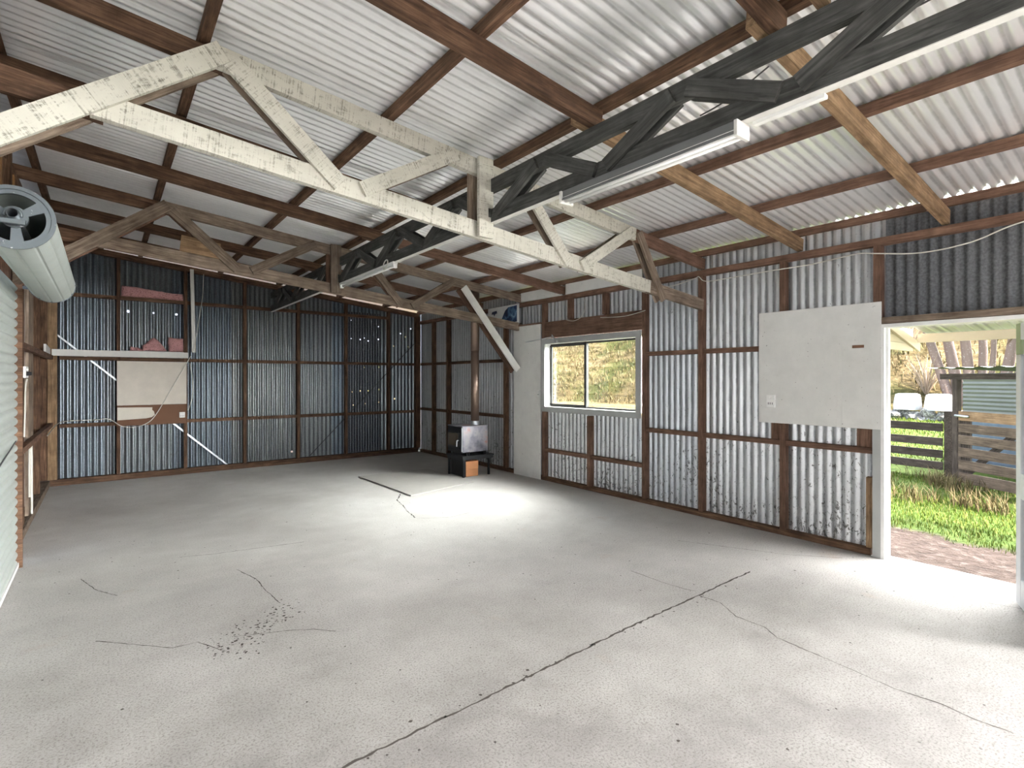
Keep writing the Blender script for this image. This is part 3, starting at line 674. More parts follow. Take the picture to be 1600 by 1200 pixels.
# poster board
ps = empty('poster', (XR - 0.02, 6.78, 2.355), 'white poster with a dark blue picture above the tall white board', 'poster')
box('sheet', (XR - 0.022, XR - 0.018, 6.385, 7.22, 2.355, 2.675), M['white'], ps, 0)
bm = bmesh.new()
blob = [(6.44, 2.40), (6.80, 2.38), (6.86, 2.44), (6.80, 2.52), (6.74, 2.60), (6.66, 2.645), (6.44, 2.655)]
bm.faces.new([bm.verts.new((XR - 0.0235, a, z)) for a, z in blob]); pb = bmesh.ops.extrude_face_region(bm, geom=bm.faces[:])
bmesh.ops.translate(bm, verts=[v for v in pb['geom'] if isinstance(v, bmesh.types.BMVert)], vec=(0.001, 0, 0))
def picture():
    s = NT('blue_picture'); f = s.noise(s.coords((1, 1, 1)), 7, 4, 0.6, 0.6)
    return s.set(Base_Color=s.ramp(f, [(0.35, (0.01, 0.015, 0.04)), (0.5, (0.03, 0.06, 0.16)), (0.62, (0.12, 0.25, 0.42)), (0.72, (0.5, 0.62, 0.7))]), Roughness=0.4)
bmobj('picture', bm, picture(), ps)
bm = bmesh.new(); bm.faces.new([bm.verts.new((XR - 0.0235, a, z)) for a, z in [(6.98, 2.62), (7.10, 2.61), (7.12, 2.57), (7.06, 2.565), (7.04, 2.53), (7.02, 2.565), (6.96, 2.58)]])
pb = bmesh.ops.extrude_face_region(bm, geom=bm.faces[:]); bmesh.ops.translate(bm, verts=[v for v in pb['geom'] if isinstance(v, bmesh.types.BMVert)], vec=(0.001, 0, 0))
bmobj('emblem', bm, plain('navy_ink', (0.02, 0.025, 0.07), 0.5), ps)

# ------------------------------------------------------------------ window
W0, W1, Z0, Z1 = 4.045, 5.865, 1.02, 2.085
win = bpy.data.objects.new('window_1', None); COL.objects.link(win); win.matrix_basis = Matrix.Translation(V((XR, 4.95, Z0))); win['kind'] = 'structure'
bm = bmesh.new(); a = 0.075; x0, x1 = XR - 0.022, XR - 0.001
add_box(bm, x0, x1, W0, W1, Z0, Z0 + a); add_box(bm, x0, x1, W0, W1, Z1 - a, Z1); add_box(bm, x0, x1, W0, W0 + a, Z0 + a, Z1 - a); add_box(bm, x0, x1, W1 - a, W1, Z0 + a, Z1 - a)
bmobj('window_frame', bm, M['frame_grey'], win)
bm = bmesh.new(); a2 = a - 0.014; x0, x1 = XR - 0.001, XS + 0.055
add_box(bm, x0, x1, W0 + a2, W1 - a2, Z0 + a2, Z0 + a); add_box(bm, x0, x1, W0 + a2, W1 - a2, Z1 - a, Z1 - a2); add_box(bm, x0, x1, W0 + a2, W0 + a, Z0 + a, Z1 - a); add_box(bm, x0, x1, W1 - a, W1 - a2, Z0 + a, Z1 - a)
bmobj('window_reveal', bm, M['white'], win)
ws = bmesh.new(); xa, xb = XS + 0.015, XS + 0.045; ya, yb_, za, zb_ = W0 + a, W1 - a, Z0 + a, Z1 - a; t = 0.022
mull = 5.07
add_box(ws, xa, xb, ya, yb_, za, za + t); add_box(ws, xa, xb, ya, yb_, zb_ - t, zb_); add_box(ws, xa, xb, ya, ya + t * 0.6, za, zb_); add_box(ws, xa, xb, yb_ - t, yb_, za, zb_)
add_box(ws, xa - 0.012, xb, mull - 0.022, mull + 0.022, za, zb_)
add_box(ws, xa - 0.012, xa + 0.01, mull, yb_, za + t, za + t + 0.022); add_box(ws, xa - 0.012, xa + 0.01, mull, yb_, zb_ - t - 0.022, zb_ - t)
add_box(ws, xa - 0.012, xa + 0.01, yb_ - t - 0.02, yb_ - t, za + t, zb_ - t)
bmobj('window_sash', ws, M['alu'], win)
for nm, b in (('pane', (XS + 0.028, XS + 0.031, ya + 0.01, mull - 0.02, za + 0.02, zb_ - 0.02)), ('pane', (XS + 0.020, XS + 0.023, mull + 0.02, yb_ - 0.02, za + 0.02, zb_ - 0.02))):
    box(nm, b, M['glass'], win, 0)
o = beam('window_stay', (XR - 0.03, 5.62, 2.13), (XR - 0.12, 5.42, 2.02), 0.006, 0.022, M['steel']); tag(o, 'thin bent metal stay poking out above the left window corner', 'bracket')
o = tube('metal_rod', [(XR - 0.025, 6.22, 2.06), (XR - 0.055, 5.60, 2.10)], 0.006, M['steel']); tag(o, 'thin metal rod across the top left corner of the window', 'rod')

# ------------------------------------------------------------------ doorway and its door leaf
D0, D1, DH = 0.66, 1.545, 1.925
dr = bpy.data.objects.new('door_1', None); COL.objects.link(dr); dr.matrix_basis = Matrix.Translation(V((XR, 1.1, 0))); dr['kind'] = 'structure'
bm = bmesh.new()
add_box(bm, XR - 0.01, XS + 0.05, D1, D1 + 0.026, 0, DH); add_box(bm, XR + 0.03, XR + 0.045, D1 - 0.018, D1, 0, DH)
bmobj('door_jamb', bm, M['white'], dr)
bm = bmesh.new(); add_box(bm, XR - 0.0125, XR - 0.001, D1 + 0.0265, D1 + 0.085, 0, 1.074); bmobj('architrave', bm, M['frame_grey'], dr)
bm = bmesh.new(); add_box(bm, XR - 0.01, XS + 0.05, D0 - 0.026, D0, 0, DH); bmobj('door_jamb', bm, M['white'], dr)
bm = bmesh.new(); add_box(bm, XR - 0.01, XS + 0.05, D0 - 0.026, D1 + 0.026, DH, DH + 0.03); bmobj('door_head', bm, M['white'], dr)
o = beam('door_header', (XR + 0.02, D0 - 0.1, 1.985), (XR + 0.02, 1.63, 1.985), 0.06, 0.052, M['grey_wood']); tag(o, 'weathered brown header timber across the top of the doorway', 'wall rail')
leaf = bpy.data.objects.new('door_leaf', None); COL.objects.link(leaf)
leaf.matrix_basis = Matrix.Translation(V((4.80, 0.703, 0.0)))
tag(leaf, 'pale grey panelled door leaf standing open inside the doorway', 'door')
ld = V((-0.93, -0.36, 0)).normalized(); ln = V((ld.y, -ld.x, 0))
def lbox(name, s0, s1, z0, z1, d0, d1, mat):
    bm = bmesh.new(); vs = add_box(bm, s0, s1, d0, d1, z0, z1)
    for v in bm.verts:
        p = V((4.80, 0.703, 0)) + ld * v.co.x + ln * v.co.y; v.co = (p.x, p.y, v.co.z)
    return bmobj(name, bm, mat, leaf, bevel=0.003)
LW, LH = 0.76, 1.865
lbox('stile', 0, 0.095, 0.012, 1.66, -0.04, 0, M['door']); o = lbox('stile', 0, 0.095, 1.66, LH, -0.04, 0, M['algae']); o['label'] = 'green stained top of the stile'
lbox('stile', LW - 0.1, LW, 0.012, LH, -0.04, 0, M['door'])
for z0, z1 in ((0.012, 0.19), (0.72, 0.885), (LH - 0.11, LH)): lbox('rail', 0.095, LW - 0.1, z0, z1, -0.04, 0, M['door'])
for z0, z1 in ((0.19, 0.72), (0.885, LH - 0.11)):
    lbox('panel', 0.112, LW - 0.117, z0 + 0.017, z1 - 0.017, -0.032, -0.012, M['door'])
    lbox('recess_shadow', 0.095, 0.112, z0, z1, -0.036, -0.026, M['cable_d'])  # dark strip painting the shadow at the panel recess

# ------------------------------------------------------------------ wood stove with its flue
st = empty('wood_stove', (4.52, 6.95, 0), 'black wood burning stove on a stand in the far right corner', 'stove')
sx0, sx1, sy0, sy1 = 4.285, 4.76, 6.75, 7.165
box('body', (sx0 + 0.012, sx1, sy0, sy1, 0.375, 0.765), M['stove'], st, 0.004)
bm = bmesh.new(); add_box(bm, sx0, sx1 + 0.005, sy0 - 0.008, sy1 + 0.02, 0.765, 0.777); bmobj('top_plate', bm, M['stove'], st, bevel=0.002)
bm = bmesh.new(); add_box(bm, sx0 - 0.004, sx0 + 0.014, sy0 + 0.004, sy1 - 0.004, 0.372, 0.762); bmobj('front_plate', bm, M['black'], st, bevel=0.002)
door = box('stove_door', (sx0 - 0.026, sx0 - 0.004, sy0 + 0.03, sy1 - 0.03, 0.43, 0.69), M['black'], st, 0.004)
dg = box('glass_window', (sx0 - 0.029, sx0 - 0.025, sy0 + 0.085, sy1 - 0.055, 0.475, 0.665), M['stove_glass'], door, 0.001)
tube('door_handle', smooth_path([(sx0 - 0.03, sy0 + 0.06, 0.56), (sx0 - 0.055, sy0 + 0.058, 0.56), (sx0 - 0.06, sy0 + 0.058, 0.53), (sx0 - 0.06, sy0 + 0.062, 0.47)]), 0.008, M['steel'], door)
box('edge_trim', (sx0 - 0.010, sx0 + 0.004, sy0 - 0.004, sy0 + 0.012, 0.39, 0.755), M['steel'], st, 0.001)
bm = bmesh.new(); add_box(bm, sx0 - 0.01, sx1 + 0.10, sy0 - 0.03, sy1 + 0.03, 0.295, 0.322); add_box(bm, sx0, sx1 + 0.09, sy0 - 0.02, sy1 + 0.02, 0.26, 0.295); bmobj('stand_shelf', bm, M['dark'], st, bevel=0.002)
for x in (sx0 + 0.08, sx0 + 0.115, sx1 - 0.085, sx1 - 0.05): box('foot', (x, x + 0.018, sy0, sy1, 0.322, 0.385), M['black'], st, 0.001)
for x, y in ((sx0 + 0.005, sy0 - 0.02), (sx1 - 0.0, sy0 - 0.015), (sx1 + 0.0, sy1 - 0.02), (sx0 + 0.005, sy1 - 0.02)):
    box('stand_leg', (x, x + 0.03, y, y + 0.03, 0, 0.262), M['black'], st, 0.001)
box('ash_box', (sx0 + 0.036, sx0 + 0.06, sy0 - 0.01, sy1 - 0.03, 0.004, 0.25), M['black'], st, 0.002)
bk = box('firebrick', (sx0 + 0.075, sx0 + 0.30, sy0 + 0.01, sy0 + 0.12, 0.001, 0.110), M['terracotta']); tag(bk, 'lower terracotta brick under the stove stand', 'brick', 'bricks under the stove')
bk = box('firebrick', (sx0 + 0.072, sx0 + 0.302, sy0 + 0.008, sy0 + 0.12, 0.112, 0.235), M['terracotta']); tag(bk, 'upper terracotta brick under the stove stand', 'brick', 'bricks under the stove')
fx, fy = 4.655, 6.955
bm = bmesh.new(); add_tube(bm, [(fx, fy, 0.777), (fx, fy, 0.835)], 0.072, 24); bmobj('flue_collar', bm, M['steel'], st, smooth=False)
tube('flue', [(fx, fy, 0.835), (fx, fy, 1.95)], 0.066, M['flue'], st, 28)
tube('flue', [(fx, fy, 1.94), (fx, fy, roof_z(fx) - 0.002)], 0.070, M['flue'], st, 28)
bm = bmesh.new()
sp = [(3.06, 7.74), (3.09, 6.08), (4.22, 6.33), (4.215, 7.70)]
lo = [bm.verts.new((a, b, 0.001)) for a, b in sp]; hi = [bm.verts.new((a, b, 0.018)) for a, b in sp]
for k in range(4): bm.faces.new((lo[k], lo[(k + 1) % 4], hi[(k + 1) % 4], hi[k]))
bm.faces.new(hi); bm.faces.new(lo[::-1]); o = bmobj('hearth_sheet', bm, M['slab'], bevel=0.002); tag(o, 'flat pale cement sheet lying on the floor in front of the stove', 'sheet')

# ------------------------------------------------------------------ roller door on the left
rd = empty('roller_door', (-0.56, 4.5, 0), 'pale green roller door with its drum on the left wall', 'roller door')
bm = bmesh.new(); ys = [3.28 + 2.40 * k / 4 for k in range(5)]; rows_ = []
nz = 31 * 8
for i in range(nz + 1):
    z = 0.035 + (2.22 - 0.035) * i / nz; d = 0.013 * (2 * abs(math.sin(math.pi * z / 0.0705)) ** 0.6 - 1)
    rows_.append([bm.verts.new((-0.555 + d, y, z)) for y in ys])
for a, b in zip(rows_, rows_[1:]):
    for k in range(4): bm.faces.new((a[k], a[k + 1], b[k + 1], b[k]))
bmobj('curtain', bm, M['roller'], rd, smooth=True)
bm = bmesh.new(); add_box(bm, -0.575, -0.535, 3.28, 5.68, 0.012, 0.045); bmobj('bottom_rail', bm, M['white'], rd)
o = beam('pull_rod', (-0.537, 4.70, 0.93), (-0.537, 5.52, 1.02), 0.006, 0.010, M['cable_d'], rd)
for yy in (5.685, 3.20):
    bm = bmesh.new(); add_box(bm, -0.60, -0.515, yy, yy + 0.028, 0, 2.25); bmobj('guide_track', bm, M['brown'], rd)
dx, dz, R = -0.335, 2.262, 0.146
bm = bmesh.new(); N = 96; ra, rb = [], []
for k in range(N):
    a = 2 * math.pi * k / N; q = (a / (2 * math.pi) * 12) % 1; r = R - (0.006 if q < 0.09 else 0)
    r *= 1 + 0.02 * math.sin(3 * a) * 0.3
    for ring, y in ((ra, 3.40), (rb, 5.62)): ring.append(bm.verts.new((dx + r * math.cos(a), y, dz + r * math.sin(a))))
ri = [bm.verts.new((dx + (R - 0.014) * math.cos(2 * math.pi * k / N), 3.40, dz + (R - 0.014) * math.sin(2 * math.pi * k / N))) for k in range(N)]
rj = [bm.verts.new((dx + (R - 0.014) * math.cos(2 * math.pi * k / N), 5.62, dz + (R - 0.014) * math.sin(2 * math.pi * k / N))) for k in range(N)]
for k in range(N):
    j = (k + 1) % N
    bm.faces.new((ra[k], ra[j], rb[j], rb[k])); bm.faces.new((ra[j], ra[k], ri[k], ri[j])); bm.faces.new((ri[k], ri[j], rj[j], rj[k])); bm.faces.new((rb[k], rb[j], rj[j], rj[k]))
bmobj('drum', bm, M['roller'], rd)
def wheel(y):
    bm = bmesh.new(); n = 60
    def ringf(r0, r1, y0, y1):
        A = [[bm.verts.new((dx + r * math.cos(2 * math.pi * k / n), yy, dz + r * math.sin(2 * math.pi * k / n))) for k in range(n)] for r, yy in ((r0, y0), (r1, y0), (r1, y1), (r0, y1))]
        for a in range(4):
            for k in range(n): bm.faces.new((A[a][k], A[a][(k + 1) % n], A[(a + 1) % 4][(k + 1) % n], A[(a + 1) % 4][k]))
    ringf(0.112, R - 0.015, y, y + 0.02); ringf(0.022, 0.05, y - 0.01, y + 0.02); ringf(R - 0.014, R + 0.004, y - 0.006, y + 0.006)
    for k in range(3):
        a = 0.6 + k * 2.094; d = V((math.cos(a), 0, math.sin(a))); e = V((-math.sin(a), 0, math.cos(a))); c = V((dx, y, dz))
        q = [c + d * r + e * s + V((0, yy, 0)) for r, s in ((0.04, -0.016), (0.12, -0.026), (0.12, 0.026), (0.04, 0.016)) for yy in (0.002, 0.016)]
        vs = [bm.verts.new(p) for p in q]
        for f in ((0, 2, 4, 6), (1, 7, 5, 3), (0, 1, 3, 2), (2, 3, 5, 4), (4, 5, 7, 6), (6, 7, 1, 0)): bm.faces.new([vs[i] for i in f])
    return bmobj('drum_wheel', bm, M['roller_in'], rd)
wheel(3.395); wheel(5.60)
bm = bmesh.new(); add_tube(bm, [(dx, 3.30, dz), (dx, 5.72, dz)], 0.021, 16, cap=False); bmobj('axle', bm, M['steel'], rd, smooth=True)
for yy in (3.335, 5.70):
    bm = bmesh.new(); add_box(bm, XLS + 0.02, dx + 0.045, yy - 0.014, yy + 0.014, dz - 0.045, dz - 0.022); add_box(bm, XLS + 0.02, XLS + 0.05, yy - 0.02, yy + 0.02, dz - 0.25, dz + 0.05)
    bmobj('bracket', bm, M['roller_in'], rd, bevel=0.002)
    tube('axle_clamp', [(dx + 0.03 * math.cos(a), yy, dz + 0.03 * math.sin(a)) for a in [math.pi * (k / 10 * 1.2 - 0.1) for k in range(11)]], 0.006, M['roller_in'], rd)

# ------------------------------------------------------------------ left wall timbers
o = beam('door_post', (XL - 0.03, 5.85, 0), (XL - 0.03, 5.85, 3.36), 0.10, 0.11, M['brown'], up=(1, 0, 0)); tag(o, 'brown post at the far side of the roller door', 'post')
for y, w, m, lb in ((6.72, 0.46, 'brown', 'wide brown upright board carrying the switch beside the roller door'), (7.55, 0.46, 'grey_wood', 'greyish brown upright board beyond the switch on the left wall')):
    o = beam('wall_board', (XL - 0.012, y, 0.09), (XL - 0.012, y, 2.95), w, 0.030, M[m], up=(1, 0, 0)); tag(o, lb, 'board')
o = beam('wall_stud', (XL - 0.05, 8.66, 0.09), (XL - 0.05, 8.66, 3.36), 0.05, 0.085, M['brown'], up=(1, 0, 0)); tag(o, 'dark stud of the left wall nearest the back corner', 'wall stud')
for z, lb in ((1.80, 'upper brown cross rail along the left wall beyond the roller door'), (0.86, 'lower brown cross rail along the left wall beyond the roller door')):
    o = beam('wall_girt', (XL + 0.028, 5.92, z), (XL + 0.028, 9.70, z), 0.05, 0.055, M['brown_r']); tag(o, lb, 'wall rail')
o = beam('bottom_plate', (XL - 0.03, 5.92, 0.043), (XL - 0.03, 9.68, 0.043), 0.10, 0.085, M['grey_wood']); tag(o, 'pale bottom plate on the floor along the left wall', 'wall plate')
o = beam('top_plate', (XL - 0.04, YF + 0.1, 3.30), (XL - 0.04, 9.70, 3.30), 0.08, 0.075, M['brown']); tag(o, 'long dark top plate of the left wall under the roof', 'wall plate')
o = beam('door_header', (XL - 0.04, 3.2, 2.55), (XL - 0.04, 5.79, 2.55), 0.06, 0.15, M['brown']); tag(o, 'dark header timber above the roller door drum', 'wall rail')
for y, lb in ((5.50, 'short orange timber upright above the drum, the nearer one'), (6.25, 'short orange timber upright above the drum, the farther one')):
    o = beam('cripple_stud', (XL - 0.02, y, 2.62), (XL - 0.02, y, 3.262), 0.075, 0.05, M['orange'], up=(1, 0, 0)); tag(o, lb, 'wall stud', 'orange uprights over the roller door')
e = socket('wall_socket', (XL + 0.004, 6.93, 1.565), '+x', 0.20, 0.11, 'white socket with a black plug on the left wall board')
bm = bmesh.new(); add_tube(bm, [(XL + 0.026, 6.86, 1.55), (XL + 0.065, 6.86, 1.55)], 0.022, 12, r2=0.016); bmobj('plug', bm, M['black'], e)

# ------------------------------------------------------------------ cables
def cable(pts, r, m, label): 
    o = tube('cable', smooth_path(pts), r, M[m], None, 6); tag(o, label, 'cable'); return o
cable([(XL + 0.03, 6.86, 1.50), (XL + 0.02, 6.84, 1.40), (XL + 0.02, 6.80, 1.15), (XL + 0.02, 6.74, 0.95)], 0.007, 'cable_w', 'white cable hanging below the left wall socket')
cable([(XL + 0.02, 7.40, 0.09), (XL + 0.02, 7.40, 0.6), (XL + 0.02, 7.36, 0.80), (XL + 0.02, 7.26, 0.82), (XL + 0.02, 7.2, 0.72), (XL + 0.02, 7.2, 0.30)], 0.010, 'cable_w', 'white bent conduit loop low on the left wall')
cable([(XL + 0.02, 6.15, 0.72), (XL + 0.02, 6.15, 0.4), (XL + 0.02, 6.15, 0.09)], 0.010, 'cable_w', 'straight white conduit at the roller door post foot')
cable([(XL + 0.065, 8.6, 0.80), (-0.52, YB - 0.01, 0.87), (-0.40, YB - 0.01, 0.905), (-0.1, YB - 0.01, 0.905), (0.05, YB - 0.01, 0.91), (0.2, YB - 0.012, 0.80), (0.35, YB - 0.014, 0.775), (0.5, YB - 0.022, 0.82), (0.62, YB - 0.024, 0.95), (0.80, YB - 0.026, 1.3), (1.0, YB - 0.032, 1.70), (1.08, YB - 0.036, 1.86)], 0.006, 'cable_w', 'thin white cable rising across the cream panel to the white board')
cable([(1.07, YB - 0.012, 1.75), (1.11, YB - 0.015, 1.45), (1.10, YB - 0.012, 1.2), (1.045, YB - 0.012, 1.0)], 0.006, 'cable_w', 'white cable looping right of the cream panel')
cable([(1.125, YB - 0.035, 1.93), (1.17, YB - 0.03, 2.3), (1.24, YB - 0.02, 2.8), (1.26, YB - 0.015, 3.18)], 0.005, 'cable_w', 'thin cord running up beside the upright white batten')
cable([(XR - 0.008, 3.95, 2.56), (XR - 0.008, 3.6, 2.56), (XR - 0.008, 3.32, 2.60), (XR - 0.02, 3.26, 2.61), (XR - 0.008, 3.18, 2.55), (XR - 0.008, 2.9, 2.545), (XR - 0.008, 2.5, 2.55), (XR - 0.008, 2.1, 2.55), (XR - 0.008, 1.75, 2.575), (XR - 0.012, 1.6, 2.55), (XR - 0.008, 1.3, 2.50), (XR - 0.008, 1.0, 2.52), (XR - 0.008, 0.75, 2.60), (XR - 0.008, 0.45, 2.64)], 0.005, 'cable_w', 'white cable sagging along the top plate of the right wall')
cable([(XR - 0.01, 5.0, 2.60), (XR - 0.01, 4.98, 2.45), (XR - 0.01, 5.05, 2.34), (XR - 0.01, 5.2, 2.30), (XR - 0.01, 5.35, 2.33)], 0.004, 'cable_w', 'white wire looping in front of the window lintel')
cable([(XR - 0.01, 3.98, 2.32), (XR - 0.01, 4.3, 2.28), (XR - 0.01, 4.7, 2.30)], 0.004, 'cable_w', 'thin wire along the right end of the window lintel')
cable([(2.35, 1.15, 2.90), (2.36, 1.35, 2.84), (2.36, 1.5, 2.82)], 0.004, 'cable_d', 'black cable drooping inside the lattice girder near the doorway')
cable([(2.35, 1.95, 2.90), (2.36, 2.0, 2.82), (2.35, 2.02, 2.76)], 0.004, 'cable_d', 'black cable drooping inside the girder above the strip light')
cable([(2.35, 0.75, 2.88), (2.36, 0.60, 2.87), (2.36, 0.42, 2.90)], 0.004, 'cable_d', 'black cable inside the girder at the top right')

# ------------------------------------------------------------------ outside: awning over the doorway
aw = empty('awning', (5.9, 0.5, 1.80), 'cream painted awning with a wavy iron roof outside the doorway', 'awning')
beam('beam', (6.45, 1.66, 1.905), (6.45, -1.4, 1.905), 0.045, 0.085, M['cream_paint'], aw)
bm = bmesh.new(); cols = []
yy = -1.5
while yy < 1.66:
    d = 0.011 * math.cos(2 * math.pi * yy / 0.10); cols.append([bm.verts.new((xx, yy, 1.970 + (6.75 - xx) * 0.10 + d)) for xx in (5.26, 7.25)]); yy += 0.0125  # outer reach lengthened out of view to block sun at the doorway
for a, b in zip(cols, cols[1:]): bm.faces.new((a[0], b[0], b[1], a[1]))
bmobj('roof_sheet', bm, M['iron_roof'], aw, smooth=True)
for k in range(3):
    z0 = 1.815 + k * 0.075
    beam('plank', (5.28, 1.72, z0), (6.48, 1.72, z0), 0.02, 0.072, M['cream_paint'], aw)
beam('barge_board', (5.30, 1.695, 2.10), (6.62, 1.695, 1.82), 0.022, 0.085, M['cream_paint'], aw)

# fence, gate, pen
GP = V((10.07, 2.12, -0.12)); gdv = V((-0.48, -0.877, 0)).normalized(); gn = V((0.877, -0.48, 0))
fp = box('fence_post', (10.68, 10.79, 2.30, 2.41, -0.15, 0.98), M['dark_fence']); tag(fp, 'dark square fence post left of the gate', 'post')
fr = empty('rail_fence', (10.8, 4.5, -0.1), 'dark timber rail fence across the yard seen through the doorway', 'fence')
for z in (0.715, 0.483, 0.286, 0.095): beam('rail', (10.66, 2.42, z), (11.25, 6.6, z + 0.01), 0.03, 0.128, M['dark_fence'], fr)
for y in (4.4, 6.5):
    x = 10.75 + (y - 2.42) * 0.141; box('post', (x, x + 0.1, y, y + 0.1, -0.15, 0.86), M['dark_fence'], fr)
o = beam('gate_post', GP, GP + V((0, 0, 1.62)), 0.075, 0.075, M['dark_fence'], up=tuple(gdv)); tag(o, 'tall dark post where the board gate is hung', 'post')
gt = empty('board_gate', tuple(GP + gdv * 0.8), 'wide gate of weathered horizontal boards outside the doorway', 'gate')
zs = [(0.045, 0.15), (0.235, 0.135), (0.42, 0.135), (0.605, 0.13), (0.775, 0.13), (0.955, 0.14)]
for k, (z, d) in enumerate(zs):
    s0, s1 = GP + gdv * 0.06 - gn * 0.03, GP + gdv * 1.75 - gn * 0.03
    beam('board', (s0.x, s0.y, z), (s1.x, s1.y, z - 0.02), 0.025, d, M['fence_brown' if k < 5 else 'tan'], gt)
for s in (0.14, 0.95): p = GP + gdv * s; beam('upright', (p.x, p.y, -0.02), (p.x, p.y, 1.0), 0.03, 0.14, M['dark_fence'], gt, up=tuple(gdv))
pa, pb2 = GP + gdv * 0.14, GP + gdv * 0.95; beam('diagonal', (pa.x, pa.y, 0.1), (pb2.x, pb2.y, 0.9), 0.025, 0.09, M['dark_fence'], gt)
pl = GP + gdv * 0.02 - gn * 0.055; tube('latch', [(pl.x, pl.y, 0.955), tuple(GP + gdv * 0.22 - gn * 0.055 + V((0, 0, 1.068)))], 0.018, M['steel'], gt)
pen = empty('animal_pen', tuple(GP + gn * 1.2 + gdv * 0.8), 'small dark pen with a flat iron roof behind the board gate', 'shelter')
p0, p1 = GP - gdv * 0.24, GP + gdv * 2.2
beam('front_beam', (p0.x, p0.y, 1.535), (p1.x, p1.y, 1.53), 0.05, 0.085, M['dark_fence'], pen)
p0 = GP - gdv * 0.02 + gn * 0.35; beam('post', (p0.x, p0.y, -0.15), (p0.x, p0.y, 1.5), 0.07, 0.07, M['fence_brown'], pen)
def pen_pt(a, b, z): p = GP + gdv * a + gn * b; return (p.x, p.y, z)
bm = bmesh.new(); n = 60; cols = []
for i in range(n + 1):
    a = -0.25 + 2.6 * i / n; d = 0.009 * math.cos(2 * math.pi * i / 6)
    cols.append([bm.verts.new(pen_pt(a, b, zz + d)) for b, zz in ((-0.25, 1.665), (2.2, 1.60))])
for a, b in zip(cols, cols[1:]): bm.faces.new((a[0], b[0], b[1], a[1]))
bmobj('roof_sheet', bm, M['dull_iron'], pen, smooth=True)
def pen_wall(name, a0, b0, a1, b1, z0, z1, horiz, mat):
    bm = bmesh.new(); n = 64 if not horiz else 1; m = 80 if horiz else 1; g = []
    nx, ny = (0, 1) if a0 != a1 else (1, 0)
    for i in range(n + 1):
        c = []
        for j in range(m + 1):
            d = 0.009 * math.cos((j * 2 * math.pi / 8) if horiz else (i * 2 * math.pi / 4))
            c.append(bm.verts.new(pen_pt(a0 + (a1 - a0) * i / n + nx * d, b0 + (b1 - b0) * i / n + ny * d, z0 + (z1 - z0) * j / m)))
        g.append(c)
    for i in range(n):
        for j in range(m): bm.faces.new((g[i][j], g[i + 1][j], g[i + 1][j + 1], g[i][j + 1]))
    return bmobj(name, bm, mat, pen, smooth=True)
pen_wall('back_wall', -1.6, 2.0, 1.2, 2.0, 0.85, 1.6, True, M['dull_iron'])
pen_wall('back_panel', -1.6, 1.96, 1.2, 1.96, -0.15, 0.88, False, M['blue_iron'])

# stone wall, white tubs, tree, shrubs
bm = bmesh.new()
for k in range(150):
    y = random.uniform(1.5, 11); x = 18.6 + random.uniform(-0.15, 0.2); z = 0.38 + random.uniform(-0.1, 0.12); r = random.uniform(0.10, 0.2)
    mtx = Matrix.Translation((x, y, z)) @ Matrix.Rotation(random.uniform(0, 3), 4, V((random.random(), random.random(), 1)).normalized()) @ Matrix.Diagonal((r * 1.2, r * 1.3, r * 0.8, 1))
    bmesh.ops.create_icosphere(bm, subdivisions=1, radius=1, matrix=mtx)
o = bmobj('stone_wall', bm, M['stone']); tag(o, 'low dark dry stone wall at the foot of the hill', 'stone wall')
def tub(y, w, lb):
    bm = bmesh.new(); n = 24; prof = [(-0.0, 0.0), (0.46, 0.0), (0.47, 0.12), (0.43, 0.34), (0.40, 0.44), (0.30, 0.47), (0.0, 0.475)]
    rings = []
    for r, z in prof[1:-1]:
        rings.append([bm.verts.new((18.75 + 0.75 * r * math.copysign(abs(math.cos(a)) ** 0.5, math.cos(a)), y + w * r * math.copysign(abs(math.sin(a)) ** 0.5, math.sin(a)), 0.60 + z)) for a in [2 * math.pi * (k + 0.5) / n for k in range(n)]])
    for a, b in zip(rings, rings[1:]):
        for k in range(n): bm.faces.new((a[k], a[(k + 1) % n], b[(k + 1) % n], b[k]))
    bm.faces.new(rings[0][::-1]); bm.faces.new(rings[-1])
    o = bmobj('white_tub', bm, M['tub'], smooth=False); tag(o, lb, 'tub', 'white tubs on the stone wall')
tub(5.08, 0.66, 'white upturned tub on the stone wall, the left one beside the door jamb'); tub(4.34, 0.66, 'white upturned tub on the stone wall, the right one beside the pen')
tr = empty('bare_tree', (20.0, 3.65, 0.8), 'leafless many-stemmed tree with thick pinkish trunks above the pen roof', 'tree')
base = V((20.0, 3.65, ground_z(20.0, 3.65) - 0.1))
for k, (dy, dx2, r) in enumerate(((1.45, -0.3, 0.14), (0.95, 0.1, 0.16), (0.45, -0.2, 0.15), (0.05, 0.3, 0.12), (-0.3, -0.2, 0.08), (-0.8, 0.1, 0.15), (-1.3, -0.1, 0.16), (-1.8, 0.2, 0.10))):
    b0 = base + V((0, dy * 0.45, 0)); tip = base + V((dx2, dy * 1.25, 5.5 + random.random()))
    mid = b0.lerp(tip, 0.5) + V((0, dy * 0.12, 0.1))
    s = tube('stem', smooth_path([b0, b0.lerp(mid, 0.5) + V((0.05, random.uniform(-.08, .08), 0)), mid, tip], 4), r, M['bark'], tr, 10, r2=r * 0.5)
    bmb = bmesh.new()
    for q in range(3):
        t0 = b0.lerp(tip, random.uniform(0.3, 0.8)); add_tube(bmb, [t0, t0 + V((random.uniform(-.5, .5), random.uniform(-.7, .7), 0.9)), t0 + V((random.uniform(-.8, .8), random.uniform(-1.2, 1.2), 2.0))], 0.04, 5, r2=0.012)
    bmobj('branch', bmb, M['bark'], s, smooth=True)
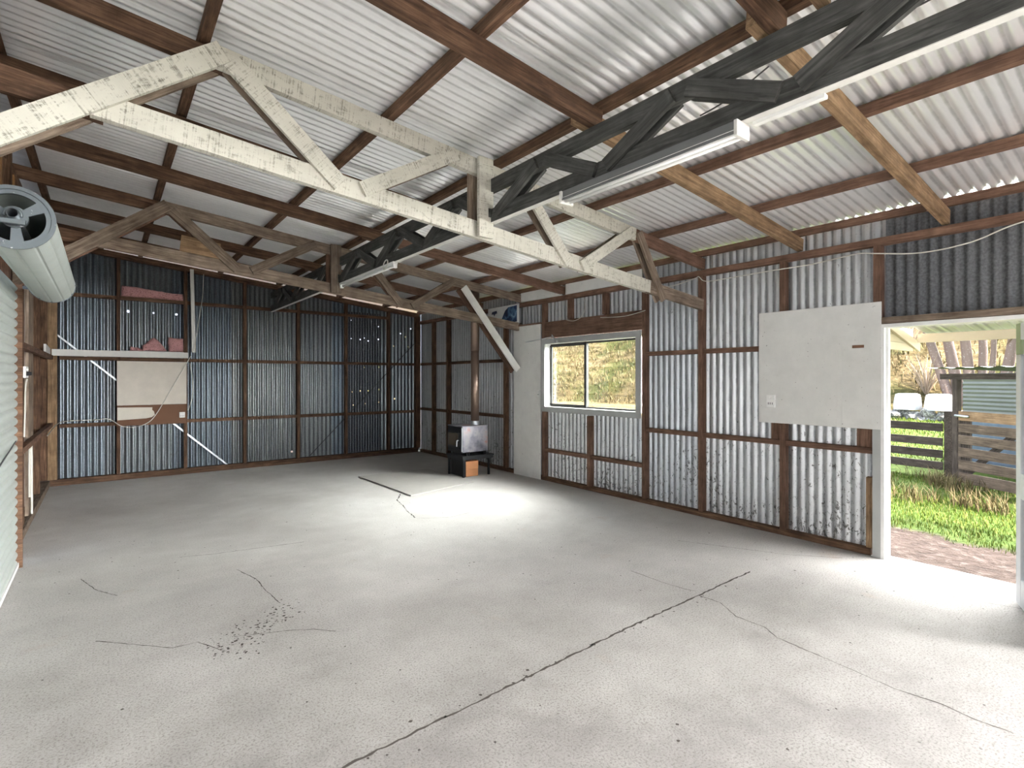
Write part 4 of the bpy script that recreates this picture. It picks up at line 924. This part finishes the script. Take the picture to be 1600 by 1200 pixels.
def shrub(x, y, h, n, sp, lb):
    z = ground_z(x, y); bm = bmesh.new()
    for k in range(n):
        a = random.uniform(0, 6.283); e = random.uniform(0.2, 1.0)
        d = V((math.cos(a) * sp * e, math.sin(a) * sp * e, h * random.uniform(0.5, 1.0)))
        add_tube(bm, [V((x, y, z - 0.05)), V((x, y, z)) + d * 0.5 + V((0, 0, 0.1)), V((x, y, z)) + d + V((random.uniform(-.1, .1), random.uniform(-.1, .1), 0))], 0.014, 4, r2=0.005)
    o = bmobj('bare_shrub', bm, M['twig']); tag(o, lb, 'shrub', 'bare shrubs on the hill')
shrub(20.2, 5.0, 1.3, 34, 0.75, 'pale leafless shrub on the hill left of the many-stemmed tree')
shrub(22.5, 6.0, 1.3, 30, 0.8, 'pale leafless shrub higher up the hill under the awning edge')

# grass
def blades(name, n, area, hmin, hmax, w, mat, label, dens=None, clump=1):
    vs, fs = [], []
    c = 0
    while c < n:
        x, y = random.uniform(*area[0]), random.uniform(*area[1])
        if dens and random.random() > dens(x, y): continue
        for _ in range(clump):
            xx, yy = x + random.gauss(0, w * 4) * (clump > 1), y + random.gauss(0, w * 4) * (clump > 1)
            z = ground_z(xx, yy) - 0.01; h = random.uniform(hmin, hmax); a = random.uniform(0, 6.283); l = random.uniform(0.2, 0.8) * h
            dx_, dy_ = math.cos(a), math.sin(a); px, py = -dy_ * w / 2, dx_ * w / 2; i = len(vs)
            vs += [(xx - px, yy - py, z), (xx + px, yy + py, z), (xx + dx_ * l * .3 + px * .8, yy + dy_ * l * .3 + py * .8, z + h * .6), (xx + dx_ * l * .3 - px * .8, yy + dy_ * l * .3 - py * .8, z + h * .6), (xx + dx_ * l, yy + dy_ * l, z + h)]
            fs += [(i, i + 1, i + 2, i + 3), (i + 3, i + 2, i + 4)]; c += 1
    me = bpy.data.meshes.new(name); me.from_pydata(vs, [], fs); o = obj(name, me, mat); tag(o, label, 'grass', kind='stuff'); return o
def lawn(x, y):
    e = 6.55 + 0.35 * mnoise.noise(V((y * 1.3, 0, 0)))
    return 0 if x < e else (0.35 + 0.65 * (mnoise.noise(V((x * 0.9, y * 0.9, 5))) > -0.15)) * min(1, (x - e) / 0.4)
blades('lawn_grass', 16000, ((6.3, 10.6), (0.2, 3.9)), 0.03, 0.075, 0.007, M['blades'], 'bright green lawn grass outside the doorway', lawn)
blades('tall_grass', 1600, ((8.2, 10.5), (1.3, 3.4)), 0.10, 0.26, 0.009, M['dry'], 'tall straw coloured grass tufts at the gate foot', lambda x, y: mnoise.noise(V((x * 1.6, y * 1.6, 9))) > 0.1, 8)
blades('paddock_grass', 9000, ((11.3, 18.3), (2.4, 7.5)), 0.04, 0.10, 0.014, M['blades'], 'green paddock grass between the rail fence and the stone wall')
blades('hill_grass', 26000, ((19.0, 33.0), (-1.0, 34.0)), 0.10, 0.26, 0.04, M['dry'], 'dry golden tussock grass covering the hillside', None, 6)
